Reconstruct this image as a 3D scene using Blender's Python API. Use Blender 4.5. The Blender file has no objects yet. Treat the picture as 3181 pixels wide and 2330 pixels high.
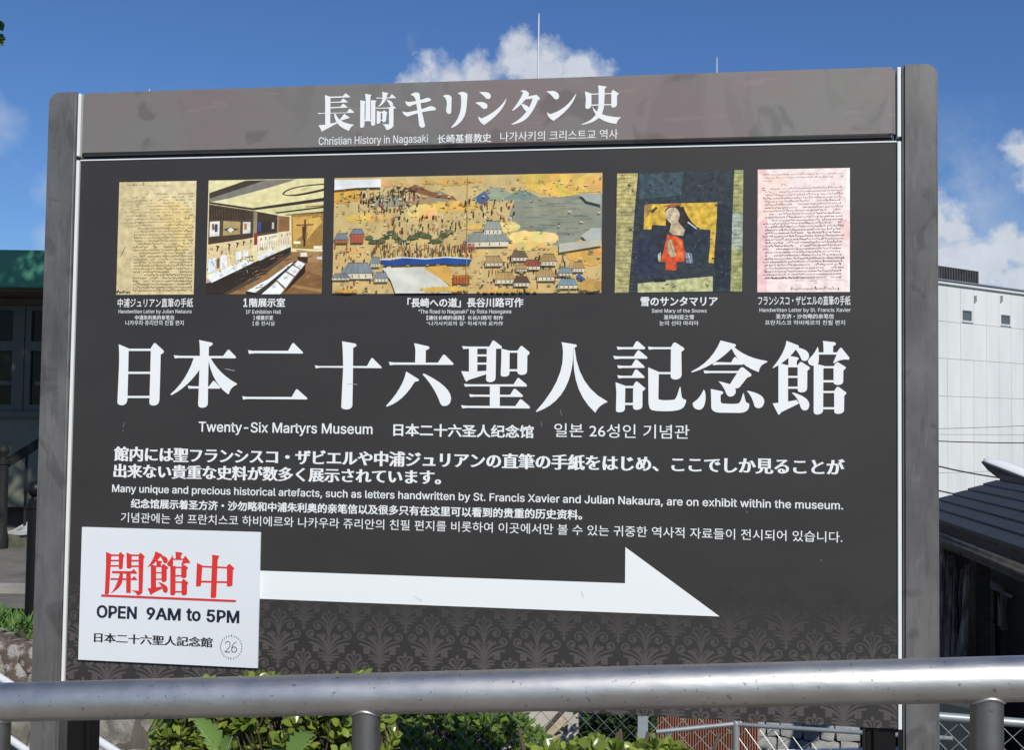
import bpy, bmesh, math, random
from mathutils import Vector, Matrix, noise
random.seed(7)
SC = bpy.context.scene
COL = SC.collection
rad = math.radians
# ------------------------------------------------------------------ camera
F_PX = 3364.877
CX, CY = 1590.5, 1165.0
SIGN_Z = 1.617                       # height of the middle of the sign face
CAM = Vector((0.48887, -2.54134, SIGN_Z - 0.06708))
YAW, PITCH, ROLL = 0.144614, 0.040320, -0.012943
M = (Matrix.Rotation(YAW, 3, 'Z') @ Matrix.Rotation(PITCH, 3, 'X') @ Matrix.Rotation(ROLL, 3, 'Y'))
cd = bpy.data.cameras.new('camera')
cam = bpy.data.objects.new('camera', cd); COL.objects.link(cam)
rgt, fwd, upv = M.col[0], M.col[1], M.col[2]
R4 = Matrix((rgt, upv, -fwd)).transposed().to_4x4()
cam.matrix_world = Matrix.Translation(CAM) @ R4
cd.sensor_width = 36.0
cd.lens = F_PX / 3181.0 * 36.0
cd.clip_start = 0.05; cd.clip_end = 3000
cd.dof.use_dof = False
SC.camera = cam
FH = Vector((-math.sin(YAW), math.cos(YAW), 0)); RH = Vector((math.cos(YAW), math.sin(YAW), 0))

def ray(px, py):
    return M @ Vector(((px - CX) / F_PX, 1.0, -(py - CY) / F_PX))
def pt(px, py, dep):
    """world point seen at a photograph position, dep metres ahead of the camera"""
    d = ray(px, py); return CAM + d * (dep / d.dot(FH))
def loc(lat, dep, z):
    p = CAM + RH * lat + FH * dep; return Vector((p.x, p.y, z))
def face(px, py):
    """photograph position -> (u, v) metres on the front of the sign"""
    d = ray(px, py); t = -CAM.y / d.y; p = CAM + d * t
    return (p.x, p.z - SIGN_Z)

# ------------------------------------------------------------------ sky, sun, exposure
SUN = Vector((0.36, -0.67, 0.65)).normalized()     # towards the sun: behind the camera, from the right
elev = math.asin(SUN.z); az = math.atan2(SUN.x, SUN.y)
W = bpy.data.worlds.new("World"); SC.world = W; W.use_nodes = True
nt = W.node_tree; nt.nodes.clear()
def N(t, **k):
    n = nt.nodes.new(t)
    for a, b in k.items(): setattr(n, a, b)
    return n
out = N('ShaderNodeOutputWorld'); bg = N('ShaderNodeBackground'); nt.links.new(bg.outputs[0], out.inputs[0])
sky = N('ShaderNodeTexSky', sky_type='NISHITA'); sky.sun_disc = False
sky.sun_elevation = elev; sky.sun_rotation = az; sky.altitude = 60
sky.air_density = 1.15; sky.dust_density = 0.0; sky.ozone_density = 5.0
bg.inputs[1].default_value = 0.095
tc = N('ShaderNodeTexCoord')
def vm(op, a, b=None, out_i=0):
    n = N('ShaderNodeVectorMath', operation=op)
    for i, v in enumerate((a, b)):
        if v is None: continue
        if hasattr(v, 'is_output'): nt.links.new(v, n.inputs[i])
        else: n.inputs[i].default_value = v
    return n.outputs[out_i]
def mt(op, a, b=None, c=None, clamp=False):
    n = N('ShaderNodeMath', operation=op); n.use_clamp = clamp
    for i, v in enumerate((a, b, c)):
        if v is None: continue
        if hasattr(v, 'is_output'): nt.links.new(v, n.inputs[i])
        else: n.inputs[i].default_value = v
    return n.outputs[0]
dirn = vm('NORMALIZE', tc.outputs['Generated'])
def nz(scale, detail, rough, off=(0, 0, 0)):
    n = N('ShaderNodeTexNoise'); n.inputs['Scale'].default_value = scale
    n.inputs['Detail'].default_value = detail; n.inputs['Roughness'].default_value = rough
    nt.links.new(vm('ADD', dirn, off), n.inputs['Vector']); return n.outputs[0]
# cumulus heaps: (photograph x, y, radius) read as directions in the sky
heaps = [(1618, 128, 48), (1600, 185, 76), (1500, 240, 90), (1680, 230, 110), (1390, 262, 80), (1300, 285, 60), (1785, 215, 58),
         (1800, 280, 90), (2880, 700, 90), (2960, 720, 75), (2970, 800, 95), (3020, 860, 70), (3185, 470, 62), (3250, 520, 90),
         (3125, 735, 50), (3175, 780, 70), (3080, 830, 75), (3160, 880, 90), (3300, 800, 120), (2750, 760, 120),
         (3420, 500, 120), (3600, 560, 150), (3560, 380, 80), (-1150, 500, 170), (-1400, 560, 160), (-1000, 640, 120), (-1400, 420, 140)]
fld = None
for (x, y, r) in heaps:
    d0 = ray(x, y).normalized(); rr = r / F_PX
    dist = vm('DISTANCE', dirn, tuple(d0), 1)
    f = mt('SUBTRACT', 1.0, mt('DIVIDE', dist, rr * 1.25))
    fld = f if fld is None else mt('MAXIMUM', fld, f)
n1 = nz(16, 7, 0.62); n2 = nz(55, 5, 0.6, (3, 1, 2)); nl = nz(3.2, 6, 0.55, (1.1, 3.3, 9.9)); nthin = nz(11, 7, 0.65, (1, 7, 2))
den = mt('ADD', fld, mt('MULTIPLY', mt('SUBTRACT', n1, 0.5), 2.6))
den = mt('ADD', den, mt('MULTIPLY', mt('SUBTRACT', n2, 0.5), 1.0))
mask = mt('MULTIPLY', den, 1.6, clamp=True)
# scattered cloud in the unseen sky, added to whiten ambient light, more low down
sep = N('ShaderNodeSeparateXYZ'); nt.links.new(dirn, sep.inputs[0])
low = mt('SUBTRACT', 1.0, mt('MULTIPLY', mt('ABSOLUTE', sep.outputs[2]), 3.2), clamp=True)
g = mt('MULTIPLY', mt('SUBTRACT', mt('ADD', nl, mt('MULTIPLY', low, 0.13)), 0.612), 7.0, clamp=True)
dwisp = ray(3010, 590).normalized(); wd = vm('DISTANCE', dirn, tuple(dwisp), 1)
wis = mt('MULTIPLY', mt('SUBTRACT', 1.0, mt('DIVIDE', wd, 0.085), clamp=True), mt('MULTIPLY', mt('SUBTRACT', nthin, 0.36), 3.0, clamp=True))
mask = mt('MULTIPLY', mask, 0.86)
mask = mt('MAXIMUM', mask, mt('MULTIPLY', wis, 0.55))
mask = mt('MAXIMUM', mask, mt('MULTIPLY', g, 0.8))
shade = mt('ADD', 0.62, mt('MULTIPLY', mt('ADD', n1, mt('MULTIPLY', n2, 0.6)), 0.55))
ccol = N('ShaderNodeCombineColor')
CL = 7.0
nt.links.new(mt('MULTIPLY', shade, 0.93 * CL), ccol.inputs[0]); nt.links.new(mt('MULTIPLY', shade, 0.98 * CL), ccol.inputs[1])
nt.links.new(mt('MULTIPLY', shade, 1.05 * CL), ccol.inputs[2])
mix = N('ShaderNodeMix', data_type='RGBA')
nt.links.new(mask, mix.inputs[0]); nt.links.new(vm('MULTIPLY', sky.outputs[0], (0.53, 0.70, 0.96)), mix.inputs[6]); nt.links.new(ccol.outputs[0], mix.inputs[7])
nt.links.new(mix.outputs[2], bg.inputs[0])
sl = bpy.data.lights.new('sun', 'SUN'); sl.energy = 4.2; sl.angle = rad(0.53); sl.color = (1.0, 0.955, 0.875)
so = bpy.data.objects.new('sun', sl); COL.objects.link(so)
so.rotation_euler = SUN.to_track_quat('Z', 'Y').to_euler(); so.location = (0, 0, 30)
SC.view_settings.view_transform = 'Standard'; SC.view_settings.look = 'None'
SC.view_settings.exposure = 0.0; SC.view_settings.gamma = 1.0; SC.view_settings.use_curve_mapping = False
SC.render.engine = 'CYCLES'; SC.cycles.max_bounces = 6; SC.cycles.use_denoising = True

# ------------------------------------------------------------------ materials
def mat(name, col, rough=0.6, metal=0.0, col2=None, scale=8.0, bump=0.0, bscale=None, spec=0.5, detail=6, stretch=None, amt=1.0, lo=0.35, hi=0.65):
    m = bpy.data.materials.new(name); m.use_nodes = True
    t = m.node_tree; p = t.nodes['Principled BSDF']
    c4 = (*col, 1)
    p.inputs['Base Color'].default_value = c4; p.inputs['Roughness'].default_value = rough
    p.inputs['Metallic'].default_value = metal; p.inputs['Specular IOR Level'].default_value = spec
    co = t.nodes.new('ShaderNodeTexCoord'); mp = t.nodes.new('ShaderNodeMapping')
    t.links.new(co.outputs['Object'], mp.inputs[0])
    if stretch: mp.inputs['Scale'].default_value = stretch
    if col2 is not None:
        n = t.nodes.new('ShaderNodeTexNoise'); n.inputs['Scale'].default_value = scale; n.inputs['Detail'].default_value = detail
        n.inputs['Roughness'].default_value = 0.6
        t.links.new(mp.outputs[0], n.inputs['Vector'])
        r = t.nodes.new('ShaderNodeValToRGB'); t.links.new(n.outputs[0], r.inputs[0])
        r.color_ramp.elements[0].position = lo; r.color_ramp.elements[1].position = hi
        r.color_ramp.elements[0].color = c4; r.color_ramp.elements[1].color = (*col2, 1)
        t.links.new(r.outputs[0], p.inputs['Base Color'])
    if bump:
        n2_ = t.nodes.new('ShaderNodeTexNoise'); n2_.inputs['Scale'].default_value = bscale or scale * 3; n2_.inputs['Detail'].default_value = 6
        t.links.new(mp.outputs[0], n2_.inputs['Vector'])
        b = t.nodes.new('ShaderNodeBump'); b.inputs['Strength'].default_value = bump; b.inputs['Distance'].default_value = 0.02
        t.links.new(n2_.outputs[0], b.inputs['Height']); t.links.new(b.outputs[0], p.inputs['Normal'])
    return m
def vcmat(name, rough=0.6, nscale=60, namt=0.25, spec=0.3):
    """base colour from the printed colour attribute, slightly mottled"""
    m = bpy.data.materials.new(name); m.use_nodes = True; t = m.node_tree; p = t.nodes['Principled BSDF']
    a = t.nodes.new('ShaderNodeVertexColor'); a.layer_name = 'ink'
    n = t.nodes.new('ShaderNodeTexNoise'); n.inputs['Scale'].default_value = nscale; n.inputs['Detail'].default_value = 5
    co = t.nodes.new('ShaderNodeTexCoord'); t.links.new(co.outputs['Object'], n.inputs['Vector'])
    mr = t.nodes.new('ShaderNodeMapRange'); mr.inputs[1].default_value = 0.3; mr.inputs[2].default_value = 0.7
    mr.inputs[3].default_value = 1 - namt; mr.inputs[4].default_value = 1 + namt
    t.links.new(n.outputs[0], mr.inputs[0])
    x = t.nodes.new('ShaderNodeVectorMath'); x.operation = 'SCALE'
    t.links.new(a.outputs[0], x.inputs[0]); t.links.new(mr.outputs[0], x.inputs['Scale']); t.links.new(x.outputs[0], p.inputs['Base Color'])
    p.inputs['Roughness'].default_value = rough; p.inputs['Specular IOR Level'].default_value = spec
    return m
def leafmat(name, c1, c2, rough=0.35, trans=0.3):
    m = bpy.data.materials.new(name); m.use_nodes = True; t = m.node_tree; p = t.nodes['Principled BSDF']
    ge = t.nodes.new('ShaderNodeNewGeometry'); r = t.nodes.new('ShaderNodeValToRGB')
    r.color_ramp.elements[0].color = (*c1, 1); r.color_ramp.elements[1].color = (*c2, 1)
    oi = t.nodes.new('ShaderNodeObjectInfo'); ad = t.nodes.new('ShaderNodeMath'); ad.operation = 'ADD'
    fr = t.nodes.new('ShaderNodeMath'); fr.operation = 'FRACT'
    t.links.new(ge.outputs['Random Per Island'], ad.inputs[0]); t.links.new(oi.outputs['Random'], ad.inputs[1])
    t.links.new(ad.outputs[0], fr.inputs[0]); t.links.new(fr.outputs[0], r.inputs[0]); t.links.new(r.outputs[0], p.inputs['Base Color'])
    p.inputs['Roughness'].default_value = rough
    tr = t.nodes.new('ShaderNodeBsdfTranslucent'); t.links.new(r.outputs[0], tr.inputs[0])
    ms = t.nodes.new('ShaderNodeMixShader'); ms.inputs[0].default_value = trans
    t.links.new(p.outputs[0], ms.inputs[1]); t.links.new(tr.outputs[0], ms.inputs[2])
    t.links.new(ms.outputs[0], t.nodes['Material Output'].inputs[0])
    return m
def s2l(c):
    return tuple((x / 255 / 12.92) if x / 255 <= 0.04045 else ((x / 255 + 0.055) / 1.055) ** 2.4 for x in c)

# ------------------------------------------------------------------ object helpers
class MB:
    def __init__(s): s.v = []; s.f = []; s.c = []
    def poly(s, pts, col=None):
        i = len(s.v); s.v += [tuple(p) for p in pts]; s.f.append(tuple(range(i, i + len(pts)))); s.c.append(col)
    def mesh(s, vs, fs, col=None):
        i = len(s.v); s.v += [tuple(p) for p in vs]
        for f in fs: s.f.append(tuple(k + i for k in f)); s.c.append(col)
    def box(s, x0, x1, y0, y1, z0, z1, col=None, T=None):
        vs = [Vector((x, y, z)) for z in (z0, z1) for y in (y0, y1) for x in (x0, x1)]
        if T: vs = [T(v) for v in vs]
        s.mesh(vs, [(0, 2, 3, 1), (4, 5, 7, 6), (0, 1, 5, 4), (2, 6, 7, 3), (0, 4, 6, 2), (1, 3, 7, 5)], col)
    def tube(s, pts, r, n=10, cap=True, col=None, r2=None):
        pts = [Vector(p) for p in pts]; L = len(pts); rings = []
        for i, p in enumerate(pts):
            d = (pts[min(i + 1, L - 1)] - pts[max(i - 1, 0)]).normalized()
            a = d.cross(Vector((0, 0, 1)))
            if a.length < 0.05: a = d.cross(Vector((1, 0, 0)))
            a.normalize(); b = d.cross(a)
            rr = r if r2 is None else r + (r2 - r) * i / max(L - 1, 1)
            rings.append([p + (a * math.cos(2 * math.pi * k / n) + b * math.sin(2 * math.pi * k / n)) * rr for k in range(n)])
        vs = [q for ri in rings for q in ri]; fs = []
        for i in range(L - 1):
            for k in range(n): fs.append((i * n + k, i * n + (k + 1) % n, (i + 1) * n + (k + 1) % n, (i + 1) * n + k))
        if cap: fs.append(tuple(range(n - 1, -1, -1))); fs.append(tuple((L - 1) * n + k for k in range(n)))
        s.mesh(vs, fs, col)
    def lathe(s, base, prof, n=16, col=None):
        base = Vector(base); L = len(prof)
        vs = [base + Vector((r * math.cos(2 * math.pi * k / n), r * math.sin(2 * math.pi * k / n), z)) for r, z in prof for k in range(n)]
        fs = [(i * n + k, i * n + (k + 1) % n, (i + 1) * n + (k + 1) % n, (i + 1) * n + k) for i in range(L - 1) for k in range(n)]
        s.mesh(vs, fs, col)
def build(name, mb, m, parent=None, smooth=False, bevel=0.0, bseg=2, org=None, normals=True, **props):
    me = bpy.data.meshes.new(name)
    vs = mb.v
    org = Vector(org) if org is not None else Vector((0, 0, 0))
    if org.length: vs = [tuple(Vector(v) - org) for v in vs]
    me.from_pydata(vs, [], mb.f); me.validate(verbose=False)
    if any(c is not None for c in mb.c) and len(me.polygons) == len(mb.c):
        ca = me.color_attributes.new('ink', 'FLOAT_COLOR', 'CORNER')
        for p in me.polygons:
            c = mb.c[p.index] or (0.5, 0.5, 0.5)
            for li in p.loop_indices: ca.data[li].color = (*c, 1)
    if isinstance(m, (list, tuple)):
        for q in m: me.materials.append(q)
    else: me.materials.append(m)
    if normals:
        bm = bmesh.new(); bm.from_mesh(me); bmesh.ops.recalc_face_normals(bm, faces=bm.faces)
        if bevel: bmesh.ops.bevel(bm, geom=[e for e in bm.edges if e.calc_face_angle(0) > 0.6], offset=bevel, segments=bseg, affect='EDGES', clamp_overlap=True)
        bm.to_mesh(me); bm.free()
    if smooth:
        for p in me.polygons: p.use_smooth = True
        if smooth == 'auto':
            me.set_sharp_from_angle(angle=rad(40))
    return link(name, me, parent, org, **props)
def link(name, me, parent=None, org=None, **props):
    o = bpy.data.objects.new(name, me); COL.objects.link(o)
    if org is not None: o.location = org
    if parent is not None:
        o.parent = parent
        if org is not None: o.location = Vector(org) - wloc(parent)
        else: o.location = -wloc(parent)
    for k, v in props.items(): o[k] = v
    return o
def wloc(o):
    v = Vector((0, 0, 0))
    while o is not None: v = v + o.location; o = o.parent
    return v
def thing(name, label, cat, at=(0, 0, 0), group=None):
    o = bpy.data.objects.new(name, None); COL.objects.link(o); o.location = at; o.empty_display_size = 0.2
    o['label'] = label; o['category'] = cat
    if group: o['group'] = group
    return o

# ------------------------------------------------------------------ lettering
GL = [
[44,188,4,38,-119,68,71,137,71,84,-119],
[45,453,4,337,244,337,188,114,188,114,244],
[46,188,16,95,-4,78,-1,63,9,53,24,50,41,53,59,63,73,78,83,95,87,113,83,128,73,138,59,141,41,138,24,128,9,113,-1],
[49,453,4,76,0,76,55,391,55,391,0,8,276,509,276,0,212,0,212,448,209,448,86,358,86,427,198,509],
[53,453,48,221,-7,178,-2,140,11,108,32,83,60,66,93,60,130,122,130,127,108,138,89,173,60,221,50,250,53,276,64,298,82,314,104,324,131,328,162,324,193,314,221,297,244,275,262,248,273,218,277,167,268,128,246,67,253,96,509,366,509,366,452,151,452,134,301,136,301,178,325,229,334,263,330,294,321,321,306,345,285,364,260,379,231,388,199,391,163,385,117,369,76,343,41,309,15,268,-1],
[57,453,28,226,516,271,510,310,494,343,468,368,434,384,393,389,347,385,309,373,270,315,168,200,0,130,0,301,248,307,248,287,221,257,202,218,195,175,199,137,214,106,237,83,269,68,307,64,352,69,397,85,436,110,469,143,494,182,510,24,226,460,199,457,174,446,154,429,138,407,129,381,125,352,129,322,138,295,154,274,174,257,199,247,226,243,254,247,279,257,299,273,314,295,324,321,327,350,324,381,314,407,299,429,279,446,254,457],
[65,480,12,16,0,201,509,276,509,463,0,395,0,287,302,264,372,232,478,245,478,213,371,191,302,85,0,4,110,142,110,199,370,199,370,142],
[67,510,49,267,-7,205,1,150,25,104,63,70,115,48,179,40,254,48,329,70,393,104,445,150,484,205,508,267,516,340,504,373,490,402,471,427,447,448,418,463,385,473,348,408,348,389,395,357,428,315,449,267,456,223,450,184,432,150,403,125,364,109,314,103,254,109,194,125,145,151,105,184,76,223,59,267,53,315,60,357,81,389,114,408,160,473,160,463,124,448,91,428,62,402,38,373,19,341,5,305,-4],
[69,419,12,60,0,60,509,372,509,372,452,125,452,125,286,355,286,355,229,125,229,125,57,375,57,375,0],
[70,410,10,60,0,60,509,369,509,369,452,125,452,125,278,346,278,346,221,125,221,125,0],
[72,517,12,60,0,60,509,125,509,125,289,392,289,392,509,457,509,457,0,392,0,392,232,125,232,125,0],
[74,396,22,185,-7,124,3,75,33,44,81,33,145,33,173,98,173,98,145,104,104,122,74,149,56,185,50,220,56,248,74,266,104,272,145,272,509,336,509,336,145,326,81,294,33,246,3],
[76,393,6,60,0,60,509,125,509,125,57,361,57,361,0],
[77,628,40,60,0,60,509,152,509,277,187,287,159,299,123,311,84,322,49,307,49,318,83,330,121,342,158,352,187,476,509,568,509,568,0,504,0,504,291,504,327,505,369,506,413,507,457,513,457,498,409,482,363,467,322,456,291,342,0,286,0,170,291,159,321,145,361,129,408,112,457,119,457,120,416,121,372,122,328,122,291,122,0],
[78,523,24,60,0,60,509,136,509,343,183,363,151,388,107,414,55,405,54,401,108,399,157,399,195,399,509,463,509,463,0,387,0,202,290,177,331,148,381,108,452,119,454,122,384,124,328,125,291,125,0],
[79,533,24,267,-7,205,1,150,25,105,63,70,115,48,179,40,254,48,329,70,393,105,445,150,484,205,508,267,516,329,508,384,484,429,445,464,393,486,329,493,254,486,179,464,115,429,63,384,25,329,1,24,267,53,310,59,349,76,383,105,408,144,425,194,430,254,425,314,408,365,383,404,349,433,310,450,267,456,223,450,184,433,151,404,125,364,109,314,103,254,109,194,125,144,151,105,184,76,223,59],
[80,445,32,60,0,60,509,235,509,289,503,332,487,366,462,390,430,404,391,409,348,404,304,390,265,366,233,332,207,289,191,235,186,109,186,109,242,233,242,269,246,297,256,318,272,333,294,342,319,344,348,342,376,333,402,318,423,297,439,268,449,232,452,125,452,125,0],
[82,449,32,60,0,60,509,236,509,290,504,333,489,367,465,390,433,405,395,409,352,405,309,390,271,367,240,333,217,289,203,236,198,96,198,96,255,234,255,269,258,298,267,319,281,334,300,342,324,345,352,342,380,334,405,319,425,298,440,269,449,233,452,125,452,125,0,4,353,0,230,229,303,229,428,0],
[83,447,66,224,-9,172,-4,128,9,91,31,64,60,46,96,38,137,104,137,110,110,123,88,142,71,166,59,224,49,257,52,286,60,311,74,329,92,341,114,346,139,342,161,332,179,296,205,245,222,184,239,128,260,86,289,60,326,52,372,58,413,75,448,102,476,138,498,180,511,227,516,275,511,316,498,351,476,377,449,394,415,401,378,337,378,326,412,302,437,267,453,225,459,194,456,167,448,145,435,129,418,118,398,115,376,119,352,131,334,169,308,212,293,264,279,312,264,359,238,395,198,405,171,408,139,403,99,386,64,360,34,323,11,278,-4],
[84,449,8,32,452,32,509,417,509,417,452,257,452,257,0,193,0,193,452],
[88,474,28,18,0,217,284,217,236,29,509,104,509,178,400,204,361,223,329,243,292,232,292,252,329,272,361,298,400,374,509,446,509,259,239,259,287,456,0,382,0,292,129,268,165,250,195,230,231,244,231,225,196,206,166,182,129,91,0],
[97,389,42,160,-9,126,-5,94,5,68,22,48,45,35,73,30,108,34,138,43,161,58,179,78,193,125,211,178,220,234,227,265,235,273,243,276,255,276,257,267,297,240,322,196,331,149,322,118,301,100,274,41,291,57,322,79,346,104,364,133,375,194,384,239,379,286,360,306,343,322,320,333,290,337,251,337,0,277,0,277,52,272,52,252,25,215,1,18,170,45,202,49,228,59,248,74,263,93,272,115,276,138,276,190,259,182,231,176,200,171,175,168,134,159,103,139,95,124,92,105,102,72,130,52],
[98,424,27,229,-8,198,-5,172,4,138,31,118,59,112,59,112,0,53,0,53,509,114,509,114,319,118,319,137,346,171,373,197,381,229,384,274,378,313,361,345,332,370,293,385,245,390,189,385,133,370,84,346,45,313,16,274,-2,24,220,47,253,51,279,66,301,88,316,117,325,151,328,189,325,227,316,261,301,290,280,311,253,325,220,330,188,325,161,312,140,291,125,263,116,229,113,189,116,150,125,115,140,86,162,65,188,51],
[99,396,42,207,-8,159,-2,117,16,82,46,56,85,40,133,34,187,40,243,56,291,82,330,117,360,159,378,207,384,260,377,305,356,340,322,362,277,303,262,290,289,270,311,242,325,207,330,173,325,145,310,124,287,108,258,99,224,96,187,99,151,108,117,124,89,145,66,173,51,207,46,243,52,271,66,292,89,304,117,363,102,341,56,306,21,261,-1],
[100,424,27,195,-8,151,-2,111,16,79,45,55,84,39,133,34,189,39,245,55,293,79,332,112,361,151,378,196,384,228,381,253,373,287,346,306,319,311,319,311,509,372,509,372,0,313,0,313,59,307,59,287,31,252,4,227,-5,24,205,47,236,51,263,65,284,86,299,115,309,150,312,189,309,229,300,263,284,291,263,312,237,325,205,330,172,325,145,311,124,290,108,261,99,227,96,189,99,151,109,117,124,88,145,66,172,51],
[101,404,53,212,-8,161,-2,117,16,82,46,56,85,40,132,34,187,39,242,55,290,81,329,115,359,157,378,205,384,266,374,294,361,319,341,341,315,357,282,368,242,371,194,371,169,75,169,75,221,338,221,310,202,307,237,298,269,283,294,263,314,237,326,205,330,173,326,146,313,125,294,109,270,99,241,96,211,96,178,100,139,110,106,128,80,151,61,179,50,212,46,254,53,285,73,306,105,365,91,353,63,335,39,311,19,283,4,249,-5],
[102,254,4,228,379,228,327,6,327,6,379,17,81,0,81,432,84,461,96,486,113,505,135,519,187,530,222,527,243,521,227,468,215,472,195,474,171,470,154,460,145,443,142,419,142,0],
[103,425,44,207,-151,168,-148,134,-140,82,-110,51,-69,101,-41,122,-66,154,-88,207,-97,249,-92,282,-75,304,-47,311,-6,311,68,306,68,287,41,252,16,227,8,195,5,152,10,113,27,80,53,55,90,39,136,34,191,39,246,55,293,80,332,112,361,152,378,196,384,228,382,253,373,288,346,308,319,313,319,313,379,372,379,372,-9,367,-54,350,-90,324,-117,291,-136,251,-147,24,205,59,237,63,264,75,285,95,300,121,309,154,312,193,309,231,300,264,285,291,264,312,237,325,205,330,172,325,145,312,124,290,109,262,99,229,96,193,99,155,109,123,124,96,145,76,172,63],
[104,410,29,114,227,114,0,53,0,53,509,114,509,114,287,102,287,124,332,152,362,187,379,227,384,264,380,295,369,321,349,341,321,353,285,357,240,357,0,296,0,296,235,290,275,273,304,246,323,210,329,184,326,161,317,141,303,126,283,117,257],
[105,167,4,53,0,53,379,114,379,114,0,16,84,443,67,446,54,455,44,468,41,483,44,499,54,512,67,521,84,524,100,521,114,512,123,499,126,483,123,468,114,455,100,446],
[107,381,7,110,137,110,212,121,212,284,379,360,379,184,199,177,199,4,53,0,53,509,114,509,114,0,4,294,0,148,186,191,229,372,0],
[108,189,15,139,-2,101,3,74,20,58,47,53,84,53,509,114,509,114,99,120,62,130,54,146,52,160,53,170,54,181,3,162,-1],
[109,610,48,53,0,53,379,112,379,112,295,108,295,118,323,132,346,172,376,219,386,257,380,287,361,309,331,321,295,312,295,322,321,337,343,381,375,437,386,468,383,497,372,522,354,541,328,553,296,557,255,557,0,496,0,496,254,490,289,473,313,447,326,419,330,395,328,374,320,345,290,335,247,335,0,274,0,274,260,269,288,253,311,229,326,199,330,158,320,140,307,126,289,117,266,114,238,114,0],
[110,410,29,114,227,114,0,53,0,53,379,112,379,112,287,102,287,124,332,152,362,187,379,227,384,264,380,295,369,321,349,341,321,353,285,357,240,357,0,296,0,296,235,290,275,273,304,246,323,210,329,184,326,161,317,141,303,126,283,117,257],
[111,415,24,207,-8,159,-2,117,16,82,46,56,85,40,133,34,187,40,243,56,291,82,330,117,360,159,378,207,384,256,378,299,360,333,330,359,291,376,243,381,187,376,133,359,85,333,46,299,16,256,-2,24,207,46,242,51,270,66,292,89,307,117,316,151,319,187,316,224,307,258,292,287,270,310,242,325,207,330,173,325,145,310,124,287,108,258,99,224,96,187,99,151,108,117,124,89,145,66,173,51],
[112,424,27,53,-143,53,379,112,379,112,319,118,319,137,346,171,373,197,381,229,384,274,378,313,361,345,332,370,293,385,245,390,189,385,133,370,84,346,45,313,16,274,-2,229,-8,198,-5,173,4,138,31,118,59,114,59,114,-143,24,220,47,253,51,279,66,301,88,316,117,325,151,328,189,325,227,316,261,301,290,280,311,253,325,220,330,188,325,161,312,140,291,125,263,116,229,113,189,116,150,125,115,140,86,162,65,188,51],
[113,424,27,372,-143,311,-143,311,59,306,59,287,31,252,4,227,-5,195,-8,151,-2,111,16,79,45,55,84,39,133,34,189,39,245,55,293,79,332,112,361,151,378,196,384,228,381,253,373,287,346,307,319,313,319,313,379,372,379,24,205,47,236,51,263,65,284,86,299,115,309,150,312,189,309,229,300,263,284,291,263,312,237,325,205,330,172,325,145,311,124,290,108,261,99,227,96,189,99,151,109,117,124,88,145,66,172,51],
[114,259,21,53,0,53,379,112,379,112,321,115,321,130,347,152,367,181,380,213,385,229,384,243,384,243,322,230,324,207,326,182,323,159,315,140,301,126,284,117,262,114,237,114,0],
[115,365,58,182,-8,145,-5,112,3,84,18,62,38,45,63,36,94,94,107,105,79,124,60,150,49,181,45,217,50,244,62,262,81,268,103,265,121,254,136,237,147,212,155,149,170,104,186,72,208,53,237,47,274,51,305,65,332,87,354,115,370,149,381,187,384,223,381,254,372,279,358,299,339,324,290,268,277,258,298,243,316,219,328,187,333,156,329,131,317,114,299,109,277,112,258,124,243,172,223,229,209,275,194,306,171,325,142,331,107,326,75,312,47,290,24,260,6,223,-5],
[116,227,4,204,379,204,327,6,327,6,379,16,65,471,126,471,126,98,128,76,136,61,150,53,170,50,185,51,202,54,213,2,192,-3,168,-4,125,2,92,21,72,52,65,93],
[117,410,29,182,-5,146,-1,115,11,89,31,69,59,57,95,53,139,53,379,114,379,114,144,119,105,137,75,164,56,200,50,226,53,249,62,268,77,283,97,293,122,296,153,296,379,357,379,357,0,298,0,298,92,307,92,286,47,257,17,222,0],
[118,389,12,163,0,17,379,84,379,165,155,187,87,206,21,184,21,203,87,224,155,305,379,371,379,226,0],
[119,567,30,138,0,23,379,87,379,133,214,154,137,175,41,165,41,186,135,206,214,252,379,316,379,362,214,382,136,402,41,391,41,413,135,434,214,480,379,545,379,429,0,368,0,319,172,305,225,291,280,277,338,291,338,277,280,263,225,248,172,199,0],
[120,379,24,21,0,171,218,171,171,29,379,100,379,147,306,179,253,207,206,175,206,202,253,233,306,282,379,352,379,209,169,209,214,358,0,287,0,231,85,200,136,173,182,205,182,178,136,148,85,91,0],
[121,389,22,47,-139,61,-86,71,-87,104,-89,130,-74,151,-36,163,-1,17,379,84,379,165,155,187,87,206,21,184,21,202,87,224,155,305,379,371,379,204,-58,177,-107,139,-136,91,-145,65,-143],
[8220,300,4,52,318,104,509,151,509,121,318,4,175,318,228,509,274,509,244,318],
[8221,300,4,52,318,82,509,151,509,98,318,4,175,318,205,509,274,509,222,318],
[32,188]]
INTER = {}
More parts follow.
